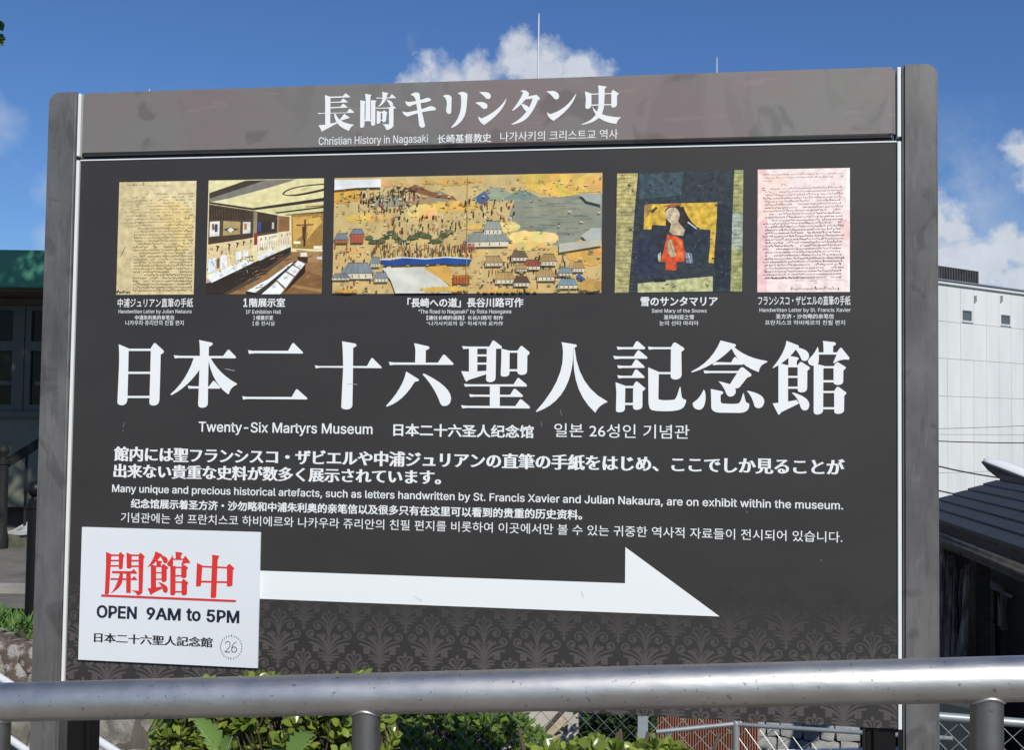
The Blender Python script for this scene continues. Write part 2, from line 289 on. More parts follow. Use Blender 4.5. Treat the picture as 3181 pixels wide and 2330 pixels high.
# each row: character code, advance, then for every outline its point count and x,y pairs (thousandths)
for _g in GL:
    _i = 2; sp = []
    while _i < len(_g):
        n = _g[_i]; _i += 1; sp.append([(_g[_i + 2 * j] / 1000, _g[_i + 2 * j + 1] / 1000) for j in range(n)]); _i += 2 * n
    INTER[chr(_g[0])] = (_g[1] / 1000, sp)
def latin(txt):
    x = 0; sp = []
    for c in txt:
        a, s = INTER[c]; sp += [[(p[0] + x, p[1]) for p in q] for q in s]; x += a
    return sp, 0.0, 0.509
def bez(a, b, c, d, t):
    u = 1 - t; return (u**3 * a[0] + 3*u*u*t*b[0] + 3*u*t*t*c[0] + t**3*d[0], u**3 * a[1] + 3*u*u*t*b[1] + 3*u*t*t*c[1] + t**3*d[1])
def cjk(txt):
    d = bpy.data.curves.new('lettering_source', 'FONT'); d.body = txt
    o = bpy.data.objects.new('lettering_source', d); COL.objects.link(o); bpy.context.view_layer.update()
    c = o.to_curve(bpy.context.evaluated_depsgraph_get()); sp = []
    for s in c.splines:
        bp = s.bezier_points; n = len(bp); pts = []
        for i in range(n):
            p, q = bp[i], bp[(i + 1) % n]
            a, b, cc, e = p.co, p.handle_right, q.handle_left, q.co
            L = math.hypot(e.x - a.x, e.y - a.y) + 1e-9
            dev = max(abs((h.x - a.x) * (e.y - a.y) - (h.y - a.y) * (e.x - a.x)) / L for h in (b, cc))
            k = 1 if dev < 0.006 else 3
            for j in range(k): pts.append(bez(a, b, cc, e, j / k))
        sp.append(pts)
    o.to_curve_clear(); bpy.data.objects.remove(o); bpy.data.curves.remove(d)
    ys = [p[1] for s in sp for p in s]
    return sp, min(ys), max(ys)
def fatten(sp, ax, ay):
    """move each outline outwards by ax across and ay up and down: a brush-like or bold cut of the face"""
    out_ = []
    # orientation: the biggest outline is an outer one
    def area(p): return sum(p[i][0] * p[(i + 1) % len(p)][1] - p[(i + 1) % len(p)][0] * p[i][1] for i in range(len(p))) / 2
    sg = 1 if max((area(p) for p in sp), key=abs) > 0 else -1
    for p in sp:
        q = [p[i] for i in range(len(p)) if math.hypot(p[i][0] - p[i-1][0], p[i][1] - p[i-1][1]) > 1e-4]
        n = len(q); r = []
        if n < 3: continue
        for i in range(n):
            a, b, c = q[i - 1], q[i], q[(i + 1) % n]
            d1 = (b[0] - a[0], b[1] - a[1]); d2 = (c[0] - b[0], c[1] - b[1])
            l1 = math.hypot(*d1); l2 = math.hypot(*d2)
            n1_ = (d1[1] / l1 * sg, -d1[0] / l1 * sg); n2_ = (d2[1] / l2 * sg, -d2[0] / l2 * sg)
            m_ = (n1_[0] + n2_[0], n1_[1] + n2_[1]); k = 1 + n1_[0] * n2_[0] + n1_[1] * n2_[1]
            k = max(k, 0.5)
            r.append((b[0] + m_[0] / k * ax, b[1] + m_[1] / k * ay))
        out_.append(r)
    return out_
def fill(sp, res_y, mb, T, col=None):
    c = bpy.data.curves.new('outline', 'CURVE'); c.dimensions = '2D'; c.fill_mode = 'BOTH'
    for p in sp:
        s = c.splines.new('POLY'); s.points.add(len(p) - 1)
        for i, q in enumerate(p): s.points[i].co = (q[0], q[1], 0, 1)
        s.use_cyclic_u = True
    o = bpy.data.objects.new('outline', c); COL.objects.link(o); bpy.context.view_layer.update()
    me = o.to_mesh()
    vs = [T(v.co.x, v.co.y) for v in me.vertices]; vs = [(a, -res_y, b) for a, b in vs]
    mb.mesh(vs, [tuple(p.vertices) for p in me.polygons], col)
    o.to_mesh_clear(); bpy.data.objects.remove(o); bpy.data.curves.remove(c)
STY = {'inter': (0.004, 0.004), 'interb': (0.016, 0.012), 'goth': (0.012, 0.010), 'gothb': (0.026, 0.020), 'kor': (0.002, 0.002), 'min': (0.046, 0.010), 'minb': (0.036, 0.008), 'interx': (0.042, 0.03)}
def line(mb, txt, style, xl, top, bot, xr, yr=None, h=0.0012, faceT=None, col=None):
    """set one printed line between two measured ends"""
    faceT = faceT or face
    mid = (top + bot) / 2
    u0, _ = faceT(xl, mid); u1, _ = faceT(xr, yr if yr is not None else mid)
    _, vt = faceT(xl, top); _, vb = faceT(xl, bot)
    if style.startswith('inter'): sp, y0, y1 = latin(txt)
    else: sp, y0, y1 = cjk(txt)
    ax, ay = STY[style]
    if style.startswith('inter'): ax *= 0.7; ay *= 0.7
    xs = [p[0] for s in sp for p in s]; x0, x1 = min(xs) - ax, max(xs) + ax; y0 -= 0 if style.startswith('inter') else ay; y1 += 0 if style.startswith('inter') else ay
    kx = (u1 - u0) / (x1 - x0); ky = (vt - vb) / (y1 - y0)
    Tf = lambda x, y: (u0 + (x - x0) * kx, vb + (y - y0) * ky)
    fill(sp, h, mb, Tf, col)
    if ax <= 0: return
    src = [[p[i] for i in range(len(p)) if math.hypot(p[i][0] - p[i-1][0], p[i][1] - p[i-1][1]) > 1e-4] for p in sp]
    src = [p for p in src if len(p) > 2]
    for k, (p, q) in enumerate(zip(src, fatten(src, ax, max(ay, 0)))):
        hh_ = h + 0.000004 * (1 + k % 60); n = len(p)
        if len(q) != n: continue
        a_ = [Tf(*w) for w in p]; b_ = [Tf(*w) for w in q]
        mb.mesh([(x, -hh_, y) for x, y in a_ + b_], [(i, (i + 1) % n, n + (i + 1) % n, n + i) for i in range(n)], col)
def glyph(s):
    """outline string: x,y corners and *x,y curve controls; 'r x0,y0,x1,y1' is a bar"""
    if s[0] == 'r':
        a, b, c, d = [float(q) for q in s[1:].split(',')]; return [(a, b), (c, b), (c, d), (a, d)]
    t = [(q[0] == '*', tuple(float(w) for w in q.lstrip('*').split(','))) for q in s.split()]
    pts = []
    for i, (c, p) in enumerate(t):
        if c:
            a = pts[-1]; e = t[(i + 1) % len(t)][1]
            for k in range(1, 6):
                w = k / 6; pts.append(((1-w)**2*a[0] + 2*w*(1-w)*p[0] + w*w*e[0], (1-w)**2*a[1] + 2*w*(1-w)*p[1] + w*w*e[1]))
        else: pts.append(p)
    if math.hypot(pts[0][0] - pts[-1][0], pts[0][1] - pts[-1][1]) < 1: pts.pop()
    return pts
def strokes(mb, text, conv, h0=0.0012, col=None):
    k = 0
    for s in text.replace('\n', '|').split('|'):
        s = s.strip()
        if not s: continue
        p = [conv(x, y) for x, y in glyph(s)]
        h = h0 + 0.00004 * k; k += 1
        fill([p], h, mb, lambda x, y: (x, y), col)

# ================================================================== SETTING
def sstep(a, b, x):
    t = min(1, max(0, (x - a) / (b - a))); return t * t * (3 - 2 * t)
W0 = loc(-3.75, 7.0, 0); W1 = loc(-1.35, 6.45, 0)      # top of the stone wall
wd = (W1 - W0); wd.z = 0; wl = wd.length; wd.normalize(); wn = Vector((-wd.y, wd.x, 0))   # wn points back, to the plateau
def side(x, y):
    """how far behind the wall line (positive = up on the plateau)"""
    p = Vector((x, y, 0)) - W0; a = p.dot(wd); b = p.dot(wn)
    return min(b, (wl - a - 0.1) * 0.15)
def ground(x, y):
    up = sstep(-0.08, 0.02, side(x, y))
    lowz = -1.2 - 0.4 * sstep(2, 7, y) - 0.9 * sstep(5, 12, y) * sstep(-2, 3, x) - 1.6 * sstep(14, 40, y)
    if x < -1: lowz += 0.0
    z = lowz * (1 - up) + up * 0.0
    if y > 18: z = z * (1 - sstep(18, 30, y)) + lowz * sstep(18, 30, y)
    front = 1 - sstep(0.35, 1.1, y)                      # the road side of the sign is level
    return z * (1 - front) + 0.0 * front
def axis(lo, hi, fine0, fine1, st):
    a = []; x = fine0
    while x <= fine1: a.append(x); x += st
    s = st; x = fine0
    while x > lo: s *= 1.35; x -= s; a.insert(0, x)
    s = st; x = fine1
    while x < hi: s *= 1.35; x += s; a.append(x)
    return a
xs = axis(-900, 900, -9, 7, 0.16); ys = axis(-400, 1500, -3, 14, 0.16)
vs = [(x, y, ground(x, y) + (noise.noise(Vector((x, y, 0)) * 1.7) * 0.025 if y > 0.6 else 0)) for y in ys for x in xs]
nx = len(xs); fs = [(j * nx + i, j * nx + i + 1, (j + 1) * nx + i + 1, (j + 1) * nx + i) for j in range(len(ys) - 1) for i in range(nx - 1)]
g_ = MB(); g_.mesh(vs, fs)
m_soil = mat('soil', (0.075, 0.065, 0.05), 0.95, col2=(0.13, 0.115, 0.095), scale=3, bump=0.6, bscale=40)
build('ground', g_, m_soil, smooth=True, kind='structure')
m_asph = mat('worn_asphalt', (0.11, 0.10, 0.09), 0.9, col2=(0.19, 0.172, 0.15), scale=1.6, bump=0.5, bscale=60)
m_conc = mat('concrete', (0.33, 0.31, 0.28), 0.9, col2=(0.22, 0.205, 0.18), scale=4, bump=0.3, bscale=50)
# forecourt up on the plateau, a pale kerb strip in it, the road in front of the rail
def sheet(name, poly, z, m, **k):
    b = MB(); b.poly([(p.x, p.y, z) for p in poly]); return build(name, b, m, kind='structure', **k)
sheet('forecourt', [loc(-14, 8.9, 0), loc(-2.2, 8.35, 0), loc(-2.2, 16, 0), loc(-14, 16, 0)], 0.034, m_asph)
kb = MB(); a0, a1 = loc(-14, 9.35, 0), loc(-2.2, 9.05, 0); b1, b0 = loc(-2.25, 9.35, 0), loc(-14, 9.75, 0)
kb.mesh([(p.x, p.y, z) for z in (0.03, 0.075) for p in (a0, a1, b1, b0)], [(0, 3, 2, 1), (4, 5, 6, 7), (0, 1, 5, 4), (1, 2, 6, 5), (2, 3, 7, 6), (3, 0, 4, 7)])
build('kerb', kb, m_conc, kind='structure', bevel=0.006)
sheet('road', [Vector((-40, -30, 0)), Vector((40, -30, 0)), Vector((40, -0.75, 0)), Vector((-40, -0.75, 0))], 0.012, mat('pale_paving', (0.175, 0.16, 0.135), 0.9, col2=(0.22, 0.20, 0.17), scale=6, bump=0.5, bscale=80))
# wild strip soil patch where the grass stands is left as ground

# ---- retaining wall of field stones
def stone_mesh(i, sub=2):
    bm = bmesh.new(); bmesh.ops.create_cube(bm, size=1.0)
    bmesh.ops.subdivide_edges(bm, edges=bm.edges, cuts=1, use_grid_fill=True)
    rs = random.Random(i)
    off = Vector((rs.random() * 9, rs.random() * 9, rs.random() * 9))
    for v in bm.verts:
        p = v.co.copy(); q = p.normalized() * 0.56
        v.co = p * 0.55 + q * 0.45 + noise.noise_vector(p * 1.7 + off) * 0.10
    me = bpy.data.meshes.new('stone'); bm.to_mesh(me); bm.free(); return me
m_stone = mat('field_stone', (0.15, 0.145, 0.115), 0.95, col2=(0.34, 0.325, 0.27), scale=2.2, bump=0.6, bscale=9, lo=0.40, hi=0.60)
m_stone_b = mat('brown_stone', (0.12, 0.085, 0.065), 0.95, col2=(0.36, 0.34, 0.31), scale=2.6, bump=0.6, bscale=10, lo=0.48, hi=0.58)
smeshes = []
for i in range(6):
    me = stone_mesh(i); me.materials.append(m_stone if i % 3 else m_stone_b)
    for p in me.polygons: p.use_smooth = True
    me.set_sharp_from_angle(angle=rad(38)); smeshes.append(me)
wall = thing('stone_wall', 'low retaining wall of rough grey field stones behind the left post of the museum sign', 'wall', (W0.x, W0.y, -0.9))
core = MB()
cp = [W0 - wn * -0.12, W1 - wn * -0.12, W1 + wn * 0.45, W0 + wn * 0.45]
core.mesh([(p.x, p.y, z) for z in (-1.4, -0.12) for p in cp], [(0, 3, 2, 1), (4, 5, 6, 7), (0, 1, 5, 4), (1, 2, 6, 5), (2, 3, 7, 6), (3, 0, 4, 7)])
build('mortar_core', core, mat('dark_mortar', (0.05, 0.045, 0.035), 1.0, col2=(0.09, 0.08, 0.06), scale=14, bump=0.6), wall)
rs = random.Random(11)
for row, (zc, h, wmean) in enumerate(((0.03, 0.17, 0.19), (-0.12, 0.19, 0.24), (-0.33, 0.34, 0.36), (-0.64, 0.36, 0.40), (-1.02, 0.36, 0.50))):
    a = -0.3 - rs.random() * 0.2
    while a < wl + 0.1:
        w = wmean * (0.75 + rs.random() * 0.6); c = W0 + wd * (a + w / 2) + wn * (0.08 + rs.random() * 0.05)
        o = link('stone', smeshes[rs.randrange(6) if row < 2 else rs.choice((1, 2, 4, 5))], wall, (c.x, c.y, zc + rs.uniform(-0.02, 0.03)))
        o.scale = (w * 1.02, 0.34 + rs.random() * 0.1, h * (0.92 + rs.random() * 0.22))
        o.rotation_euler = (rs.uniform(-.12, .12), rs.uniform(-.14, .14), math.atan2(wd.y, wd.x) + rs.uniform(-.12, .12))
        a += w * 0.97
# ---- steps going down in front of the stone wall, with a white tube handrail
m_white_tube = mat('white_painted_steel', (0.72, 0.73, 0.73), 0.35, spec=0.5)
H0 = pt(-60, 2068, 6.35); H1 = pt(520, 2440, 5.35)
hd = (H1 - H0); hh = Vector((hd.x, hd.y, 0)); hlen = hh.length; hu = hh.normalized(); hn = Vector((hu.y, -hu.x, 0))
st = thing('steps', 'concrete steps going down beside the stone wall under a white handrail', 'steps', (H0.x, H0.y, -0.4))
b = MB(); nst = 6
tread_top = H0.z - 0.86
for i in range(nst):
    p0 = H0 + hu * (hlen * (i) / nst * 1.0); z1 = tread_top + hd.z * (i + 0.5) / nst; L_ = hlen / nst
    q = [p0 + hn * -0.15, p0 + hu * L_ + hn * -0.15, p0 + hu * L_ + hn * 1.05, p0 + hn * 1.05]
    bb = MB(); bb.mesh([(p.x, p.y, z) for z in (z1 - 0.5, z1) for p in q], [(0, 3, 2, 1), (4, 5, 6, 7), (0, 1, 5, 4), (1, 2, 6, 5), (2, 3, 7, 6), (3, 0, 4, 7)])
    build('step', bb, m_conc, st, bevel=0.008)
hr = thing('handrail', 'white tube handrail with two sloping bars beside the steps, behind the left sign post', 'handrail', (H0.x, H0.y, tread_top))
b = MB(); b.tube([H0, H1], 0.0215, 14); build('top_bar', b, m_white_tube, hr, smooth='auto')
L0 = H0 + Vector((0, 0, -0.30)); L1 = H1 + Vector((0, 0, -0.30))
b = MB(); b.tube([L0, L1], 0.0205, 14); build('lower_bar', b, m_white_tube, hr, smooth='auto')
for t in (0.03, 0.97):
    p = H0.lerp(H1, t); b = MB(); b.tube([(p.x, p.y, p.z - 1.3), (p.x, p.y, p.z - 0.012)], 0.02, 12); build('post', b, m_white_tube, hr, smooth='auto')

# ---- green-fasciaed building at the left
T = lambda v: loc(v.x, v.y, v.z)            # (lateral, ahead, height)
m_green_f = mat('green_fascia_paint', (0.045, 0.20, 0.125), 0.55, col2=(0.055, 0.235, 0.15), scale=3, bump=0.05)
m_wall_g = mat('grey_green_render', (0.135, 0.148, 0.112), 0.8, col2=(0.118, 0.13, 0.098), scale=5, bump=0.15)
m_soffit = mat('soffit_board', (0.10, 0.09, 0.065), 0.85, col2=(0.08, 0.07, 0.052), scale=6)
m_frame_g = mat('window_frame_paint', (0.078, 0.088, 0.070), 0.6, col2=(0.066, 0.075, 0.06), scale=12)
m_glass_d = mat('dark_glass', (0.010, 0.0095, 0.005), 0.08, spec=0.16)
bl = thing('hall_building', 'low hall building with dark green fascia and grey green wall at the left edge', 'building', T(Vector((-7.5, 14, 0))))
b = MB(); b.box(-16, -2.95, 13.2, 13.32, 3.08, 3.54, T=T); build('fascia', b, m_green_f, bl, bevel=0.01)
b = MB(); b.box(-16, -2.97, 13.33, 22, 3.44, 3.52, T=T); build('roof', b, m_green_f, bl)
b = MB(); b.box(-16, -3.0, 13.325, 14.2, 3.045, 3.08, T=T); build('soffit', b, m_soffit, bl)
b = MB(); b.box(-16, -3.3, 14.02, 14.2, 2.935, 3.04, T=T); build('lintel_beam', b, m_soffit, bl, bevel=0.01)
b = MB(); b.box(-16, -3.3, 14.0, 14.16, 0.33, 1.50, T=T); b.box(-3.5, -3.3, 14.17, 21.5, 0.33, 3.04, T=T); build('wall', b, m_wall_g, bl)
b = MB(); b.box(-16, -3.35, 13.93, 13.998, 1.48, 1.56, T=T); build('ledge', b, m_frame_g, bl, bevel=0.006)
b = MB(); b.box(-16, -3.3, 14.3, 14.5, -0.05, 0.34, T=T); build('undercroft_backing', b, mat('undercroft_shade', (0.05, 0.05, 0.045), 0.95, col2=(0.03, 0.03, 0.03), scale=5), bl)  # dark strip whose colour stands for the shade under the raised wall
for (xa, xb) in ((-9.55, -8.1), (-8.0, -6.42), (-6.31, -4.8), (-4.7, -3.3)):
    wz0, wz1 = 1.56, 2.93
    fr = MB()
    for q in ((xa, xa + 0.075, wz0, wz1), (xb - 0.05, xb, wz0, wz1), (xa + 0.075, xb - 0.05, wz1 - 0.06, wz1), (xa + 0.075, xb - 0.05, wz0, wz0 + 0.09), (xa + 0.075, xb - 0.05, 2.35, 2.47)):
        fr.box(q[0], q[1], 14.0, 14.06, q[2], q[3], T=T)
    fo = build('window', fr, m_frame_g, bl)
    b = MB(); b.box(xa + 0.075, xb - 0.05, 14.04, 14.05, wz0 + 0.09, 2.35, T=T); b.box(xa + 0.075, xb - 0.05, 14.04, 14.05, 2.47, wz1 - 0.06, T=T); build('pane', b, m_glass_d, fo)
    b = MB(); b.box(xa + 0.14, xb - 0.05, 14.02, 14.035, 1.90, 1.955, T=T); build('glazing_bar', b, m_frame_g, fo)
    b = MB(); b.box(xb + 0.002, xb + 0.105, 13.985, 14.10, wz0, wz1, T=T); build('mullion', b, m_frame_g, bl)
# ---- stair at that building
m_iron = mat('dark_green_iron', (0.014, 0.017, 0.014), 0.6, col2=(0.018, 0.021, 0.018), scale=20, spec=0.2)
m_black = mat('black_iron', (0.008, 0.008, 0.008), 0.42, spec=0.25)
m_str = mat('mossy_concrete', (0.17, 0.17, 0.13), 0.9, col2=(0.09, 0.095, 0.06), scale=7, bump=0.3)
ns = thing('entrance_stair', 'short stair with sloping iron balustrade and ball topped newel by the grey green wall', 'stair', pt(8, 1717, 12.1))
np_ = pt(8, 1500, 12.1); z0 = 0.03; ztop = pt(8, 1425, 12.1).z
b = MB(); b.lathe((np_.x, np_.y, z0), [(0.0, 0), (0.075, 0), (0.075, 0.16), (0.062, 0.2), (0.058, ztop - 0.1), (0.07, ztop - 0.09), (0.07, ztop - 0.05), (0.05, ztop - 0.04), (0.034, ztop - 0.02), (0.04, ztop)] +
        [(0.062 * math.sin(a), ztop + 0.058 - 0.062 * math.cos(a)) for a in (0.7, 1.1, 1.57, 2.0, 2.5, 3.14)], 16)
build('newel_post', b, m_iron, ns, smooth='auto')
r0 = pt(20, 1440, 12.15); r1 = pt(330, 1248, 13.3)
b = MB()
dv = (r1 - r0); sd = Vector((dv.y, -dv.x, 0)).normalized() * 0.03; up = Vector((0, 0, 0.05))
b.mesh([r0 - sd - up, r0 + sd - up, r0 + sd + up, r0 - sd + up, r1 - sd - up, r1 + sd - up, r1 + sd + up, r1 - sd + up], [(0, 1, 2, 3), (4, 7, 6, 5), (0, 4, 5, 1), (1, 5, 6, 2), (2, 6, 7, 3), (3, 7, 4, 0)])
build('handrail', b, m_iron, ns)
s0 = pt(38, 1662, 12.15); s1 = pt(330, 1500, 13.3)
for t in (0.16, 0.33, 0.5, 0.67, 0.84):
    p = r0.lerp(r1, t + 0.03); b = MB(); q = s0.lerp(s1, t + 0.0)
    b.tube([(p.x, p.y, q.z - 0.02), (p.x, p.y, p.z - 0.035)], 0.016, 8); build('baluster', b, m_iron, ns, smooth='auto')
dvs = (s1 - s0); sd = Vector((dvs.y, -dvs.x, 0)).normalized()
b = MB(); k0 = s0 - dvs.normalized() * 0.0
prof = [(s0.x, s0.y, 0.0), (s0.x, s0.y, s0.z), (s0.x + dvs.x * .08, s0.y + dvs.y * .08, s0.z), (s1.x, s1.y, s1.z), (s1.x, s1.y, 0.0)]
vs = [Vector(p) + sd * w for w in (-0.10, 0.10) for p in prof]; n5 = 5
b.mesh(vs, [tuple(range(5)), tuple(range(9, 4, -1))] + [(i, (i + 1) % 5, 5 + (i + 1) % 5, 5 + i) for i in range(5)])
build('stringer', b, m_str, ns, bevel=0.004)
b = MB(); cap = [Vector(p) for p in prof[1:4]]
vs = [p + sd * w + Vector((0, 0, z)) for w in (-0.13, 0.13) for z in (0.003, 0.035) for p in cap]
b.mesh(vs, [(0, 1, 4, 3), (1, 2, 5, 4), (6, 9, 10, 7), (7, 10, 11, 8), (3, 4, 10, 9), (4, 5, 11, 10), (0, 6, 7, 1), (1, 7, 8, 2), (0, 3, 9, 6), (2, 8, 11, 5)])
build('stringer_cap', b, mat('white_concrete_paint', (0.55, 0.55, 0.52), 0.7, col2=(0.42, 0.42, 0.4), scale=15), ns)
# ---- bollard with ball top and chain stub
bp = pt(100, 1960, 7.9); zt = pt(118, 1542, 7.9).z
bo = thing('bollard', 'black iron bollard with a ball top standing at the edge of the grass', 'bollard', (bp.x, bp.y, 0.0))
p0 = Vector((pt(108, 1700, 7.9).x, pt(108, 1700, 7.9).y, 0))
b = MB(); b.lathe(p0, [(0, 0), (0.055, 0), (0.055, zt - 0.09), (0.063, zt - 0.085), (0.063, zt - 0.055), (0.052, zt - 0.05), (0.052, zt - 0.03), (0.04, zt - 0.02), (0.03, zt)], 20)
build('shaft', b, m_black, bo, smooth='auto')
b = MB(); b.lathe(p0, [(0.062 * math.sin(a), zt + 0.05 - 0.062 * math.cos(a)) for a in [0.45 + i * (math.pi - 0.45) / 9 for i in range(10)]], 20); build('ball', b, m_black, bo, smooth=True)
cp = pt(100, 1915, 7.84)
b = MB()
for k in range(7):
    c = Vector((p0.x + 0.055 + k * 0.045, p0.y - 0.01, cp.z - 0.02 * math.sin(k * 0.4)))
    ring = [(c + Vector((0.03 * math.cos(a), 0.012 * math.sin(a) if k % 2 else 0, 0 if k % 2 else 0.014 * math.sin(a)))) for a in [j * math.pi / 4 for j in range(9)]]
    b.tube(ring, 0.006, 5, cap=False)
build('chain', b, m_black, bo, smooth=True)

# ---- tall white panelled building at the right, running back behind the sign
WD = (RH * 5.2 + FH * 3.5); WD.z = 0; WU = WD.normalized(); WNn = Vector((-WU.y, WU.x, 0))     # back of the wall
WB0 = loc(17.7, 45.0, 0)
def wp(s, off, z):  # s metres along the facade, off metres behind the face
    p = WB0 + WU * s + WNn * off; return (p.x, p.y, z)
TOPZ = CAM.z + 452 / F_PX * 45 + 0.12
m_panel = mat('white_wall_panel', (0.70, 0.71, 0.69), 0.55, col2=(0.60, 0.63, 0.61), scale=0.9, bump=0.05, detail=6, stretch=(1, 1, 0.25))
m_joint = mat('panel_joint', (0.64, 0.655, 0.65), 0.8)
m_dark = mat('dark_louvre_metal', (0.035, 0.035, 0.04), 0.6, col2=(0.06, 0.06, 0.06), scale=2)
m_metal_g = mat('galvanised', (0.42, 0.44, 0.45), 0.45, 0.7, col2=(0.34, 0.35, 0.36), scale=10)
def wbox(b, s0, s1, o0, o1, z0, z1):
    vs = [wp(s, o, z) for z in (z0, z1) for o in (o0, o1) for s in (s0, s1)]
    b.mesh(vs, [(0, 2, 3, 1), (4, 5, 7, 6), (0, 1, 5, 4), (2, 6, 7, 3), (0, 4, 6, 2), (1, 3, 7, 5)])
wbld = thing('white_building', 'large white panelled building with small square windows behind the right post', 'building', wp(0, 8, -4))
b = MB(); wbox(b, -30.5, 17, 0.08, 14, -5, TOPZ - 0.3); build('wall', b, m_joint, wbld)
b = MB(); wbox(b, -30.7, 17.2, -0.10, 14.2, TOPZ - 0.3, TOPZ - 0.16); build('parapet', b, m_panel, wbld, bevel=0.02)
b = MB(); wbox(b, -30.8, 17.3, -0.16, 14.3, TOPZ - 0.155, TOPZ - 0.10); build('coping', b, m_metal_g, wbld)
# windows measured on the facade
def hit(px, py):
    d = ray(px, py); t = (Vector(wp(0, 0, 0)) - CAM).dot(WNn) / d.dot(WNn); p = CAM + d * t
    return (p - WB0).dot(WU), p.z
wins = []
for (xa, ya, xb, yb) in ((2990, 963, 3020, 999), (3110, 977, 3139, 1010)):
    s0, zt_ = hit(xa, ya); s1, zb_ = hit(xb, yb); wins.append((s0, s1, zb_, zt_))
pw = hit(3008, 1050)[0] - hit(2967, 1050)[0]
sA = hit(2943, 1050)[0]
zl = [TOPZ - 0.3, hit(2912, 996)[1], hit(2912, 1112)[1], hit(2912, 1230)[1], hit(2912, 1350)[1], hit(2912, 1470)[1], hit(2912, 1590)[1], -1.2, -3.0]
s_first = sA - 2 * pw
rs = random.Random(3)
for i in range(12):
    a = s_first + i * pw
    for j in range(len(zl) - 1):
        z1_, z0_ = zl[j], zl[j + 1]
        cut = [w for w in wins if w[0] < a + pw and w[1] > a and w[2] < z1_ and w[3] > z0_]
        b = MB(); e = 0.007; dz = rs.uniform(0, 0.006)
        L_, R_, B_, T_ = a + e, a + pw - e, z0_ + e, z1_ - e
        if not cut: wbox(b, L_, R_, dz, 0.079, B_, T_)
        else:
            w = cut[0]; wa, wb_ = max(w[0], L_), min(w[1], R_)
            zb2, zt2 = max(w[2], B_), min(w[3], T_)
            if wa - L_ > 0.01: wbox(b, L_, wa, dz, 0.079, B_, T_)
            if R_ - wb_ > 0.01: wbox(b, wb_, R_, dz, 0.079, B_, T_)
            if T_ - zt2 > 0.01: wbox(b, wa, wb_, dz, 0.079, zt2, T_)
            if zb2 - B_ > 0.01: wbox(b, wa, wb_, dz, 0.079, B_, zb2)
        if b.v: build('panel', b, m_panel, wbld)
for w in wins:
    f = MB(); wbox(f, w[0], w[1], 0.02, 0.07, w[2], w[2] + 0.04); wbox(f, w[0], w[1], 0.02, 0.07, w[3] - 0.04, w[3])
    wbox(f, w[0], w[0] + 0.04, 0.02, 0.07, w[2] + 0.04, w[3] - 0.04); wbox(f, w[1] - 0.04, w[1], 0.02, 0.07, w[2] + 0.04, w[3] - 0.04)
    fo = build('window', f, mat('window_metal', (0.2, 0.22, 0.22), 0.5), wbld)
    b = MB(); wbox(b, w[0] + 0.04, w[1] - 0.04, 0.055, 0.065, w[2] + 0.04, w[3] - 0.04); build('pane', b, mat('window_pane', (0.09, 0.11, 0.11), 0.25), fo)
    b = MB(); wbox(b, w[0] - 0.05, w[1] + 0.05, -0.05, 0.019, w[2] - 0.06, w[2] - 0.002); build('sill', b, m_panel, fo)
for px in (3027, 3108):
    s0, z_ = hit(px, 920); b = MB(); wbox(b, s0 - 0.03, s0 + 0.05, -0.08, 0.0, z_ - 0.25, z_ + 0.02); build('drain_spout', b, m_metal_g, wbld)
def hit2(px, py, off):
    d = ray(px, py); o_ = WB0 + WNn * off; t = (o_ - CAM).dot(WNn) / d.dot(WNn); p = CAM + d * t
    return (p - o_).dot(WU), p.z
s0, _ = hit2(2700, 850, 1.0); s1, zbox = hit2(3040, 843, 1.0)
b = MB()
wbox(b, s0, s1, 1.0, 4.0, TOPZ - 0.1, zbox)
for k in range(40):
    a = s0 + (s1 - s0) * k / 40
    wbox(b, a, a + 0.05, 0.95, 0.999, TOPZ, zbox - 0.02)
build('rooftop_louvre_screen', b, m_dark, wbld)
# lightning rods on that roof
def rod(px, py, lab, thick=0.032, short=None):
    """rod on the parapet line; its top is where the photograph shows it"""
    d = ray(px, py); t = (Vector(wp(0, 1.5, 0)) - CAM).dot(WNn) / d.dot(WNn); p = CAM + d * t
    z0_ = TOPZ - 0.16
    r = thing('lightning_rod', lab, 'lightning rod', (p.x, p.y, z0_), 'lightning rods on the white roof')
    zm = z0_ + (p.z - z0_) * 0.62
    b = MB(); b.tube([(p.x, p.y, z0_), (p.x, p.y, zm)], thick * 1.25, 10); build('mast', b, m_metal_g, r, smooth='auto')
    b = MB(); b.tube([(p.x, p.y, zm), (p.x, p.y, p.z - 0.2), (p.x, p.y, p.z)], thick, 8, r2=0.012); build('tip', b, mat('rod_steel', (0.6, 0.6, 0.6), 0.4, 0.3), r, smooth='auto')
    b = MB(); b.tube([(p.x, p.y, z0_), (p.x, p.y, z0_ + 0.05)], thick * 3, 12); build('base_flange', b, m_metal_g, r, smooth='auto')
rod(1674, 40, 'tall thin lightning rod rising in front of the cloud above the sign')
rod(2227, 176, 'shorter lightning rod right of the cloud, above the sign header')
rod(464, 276, 'lightning rod whose very tip shows above the left end of the sign', 0.02)

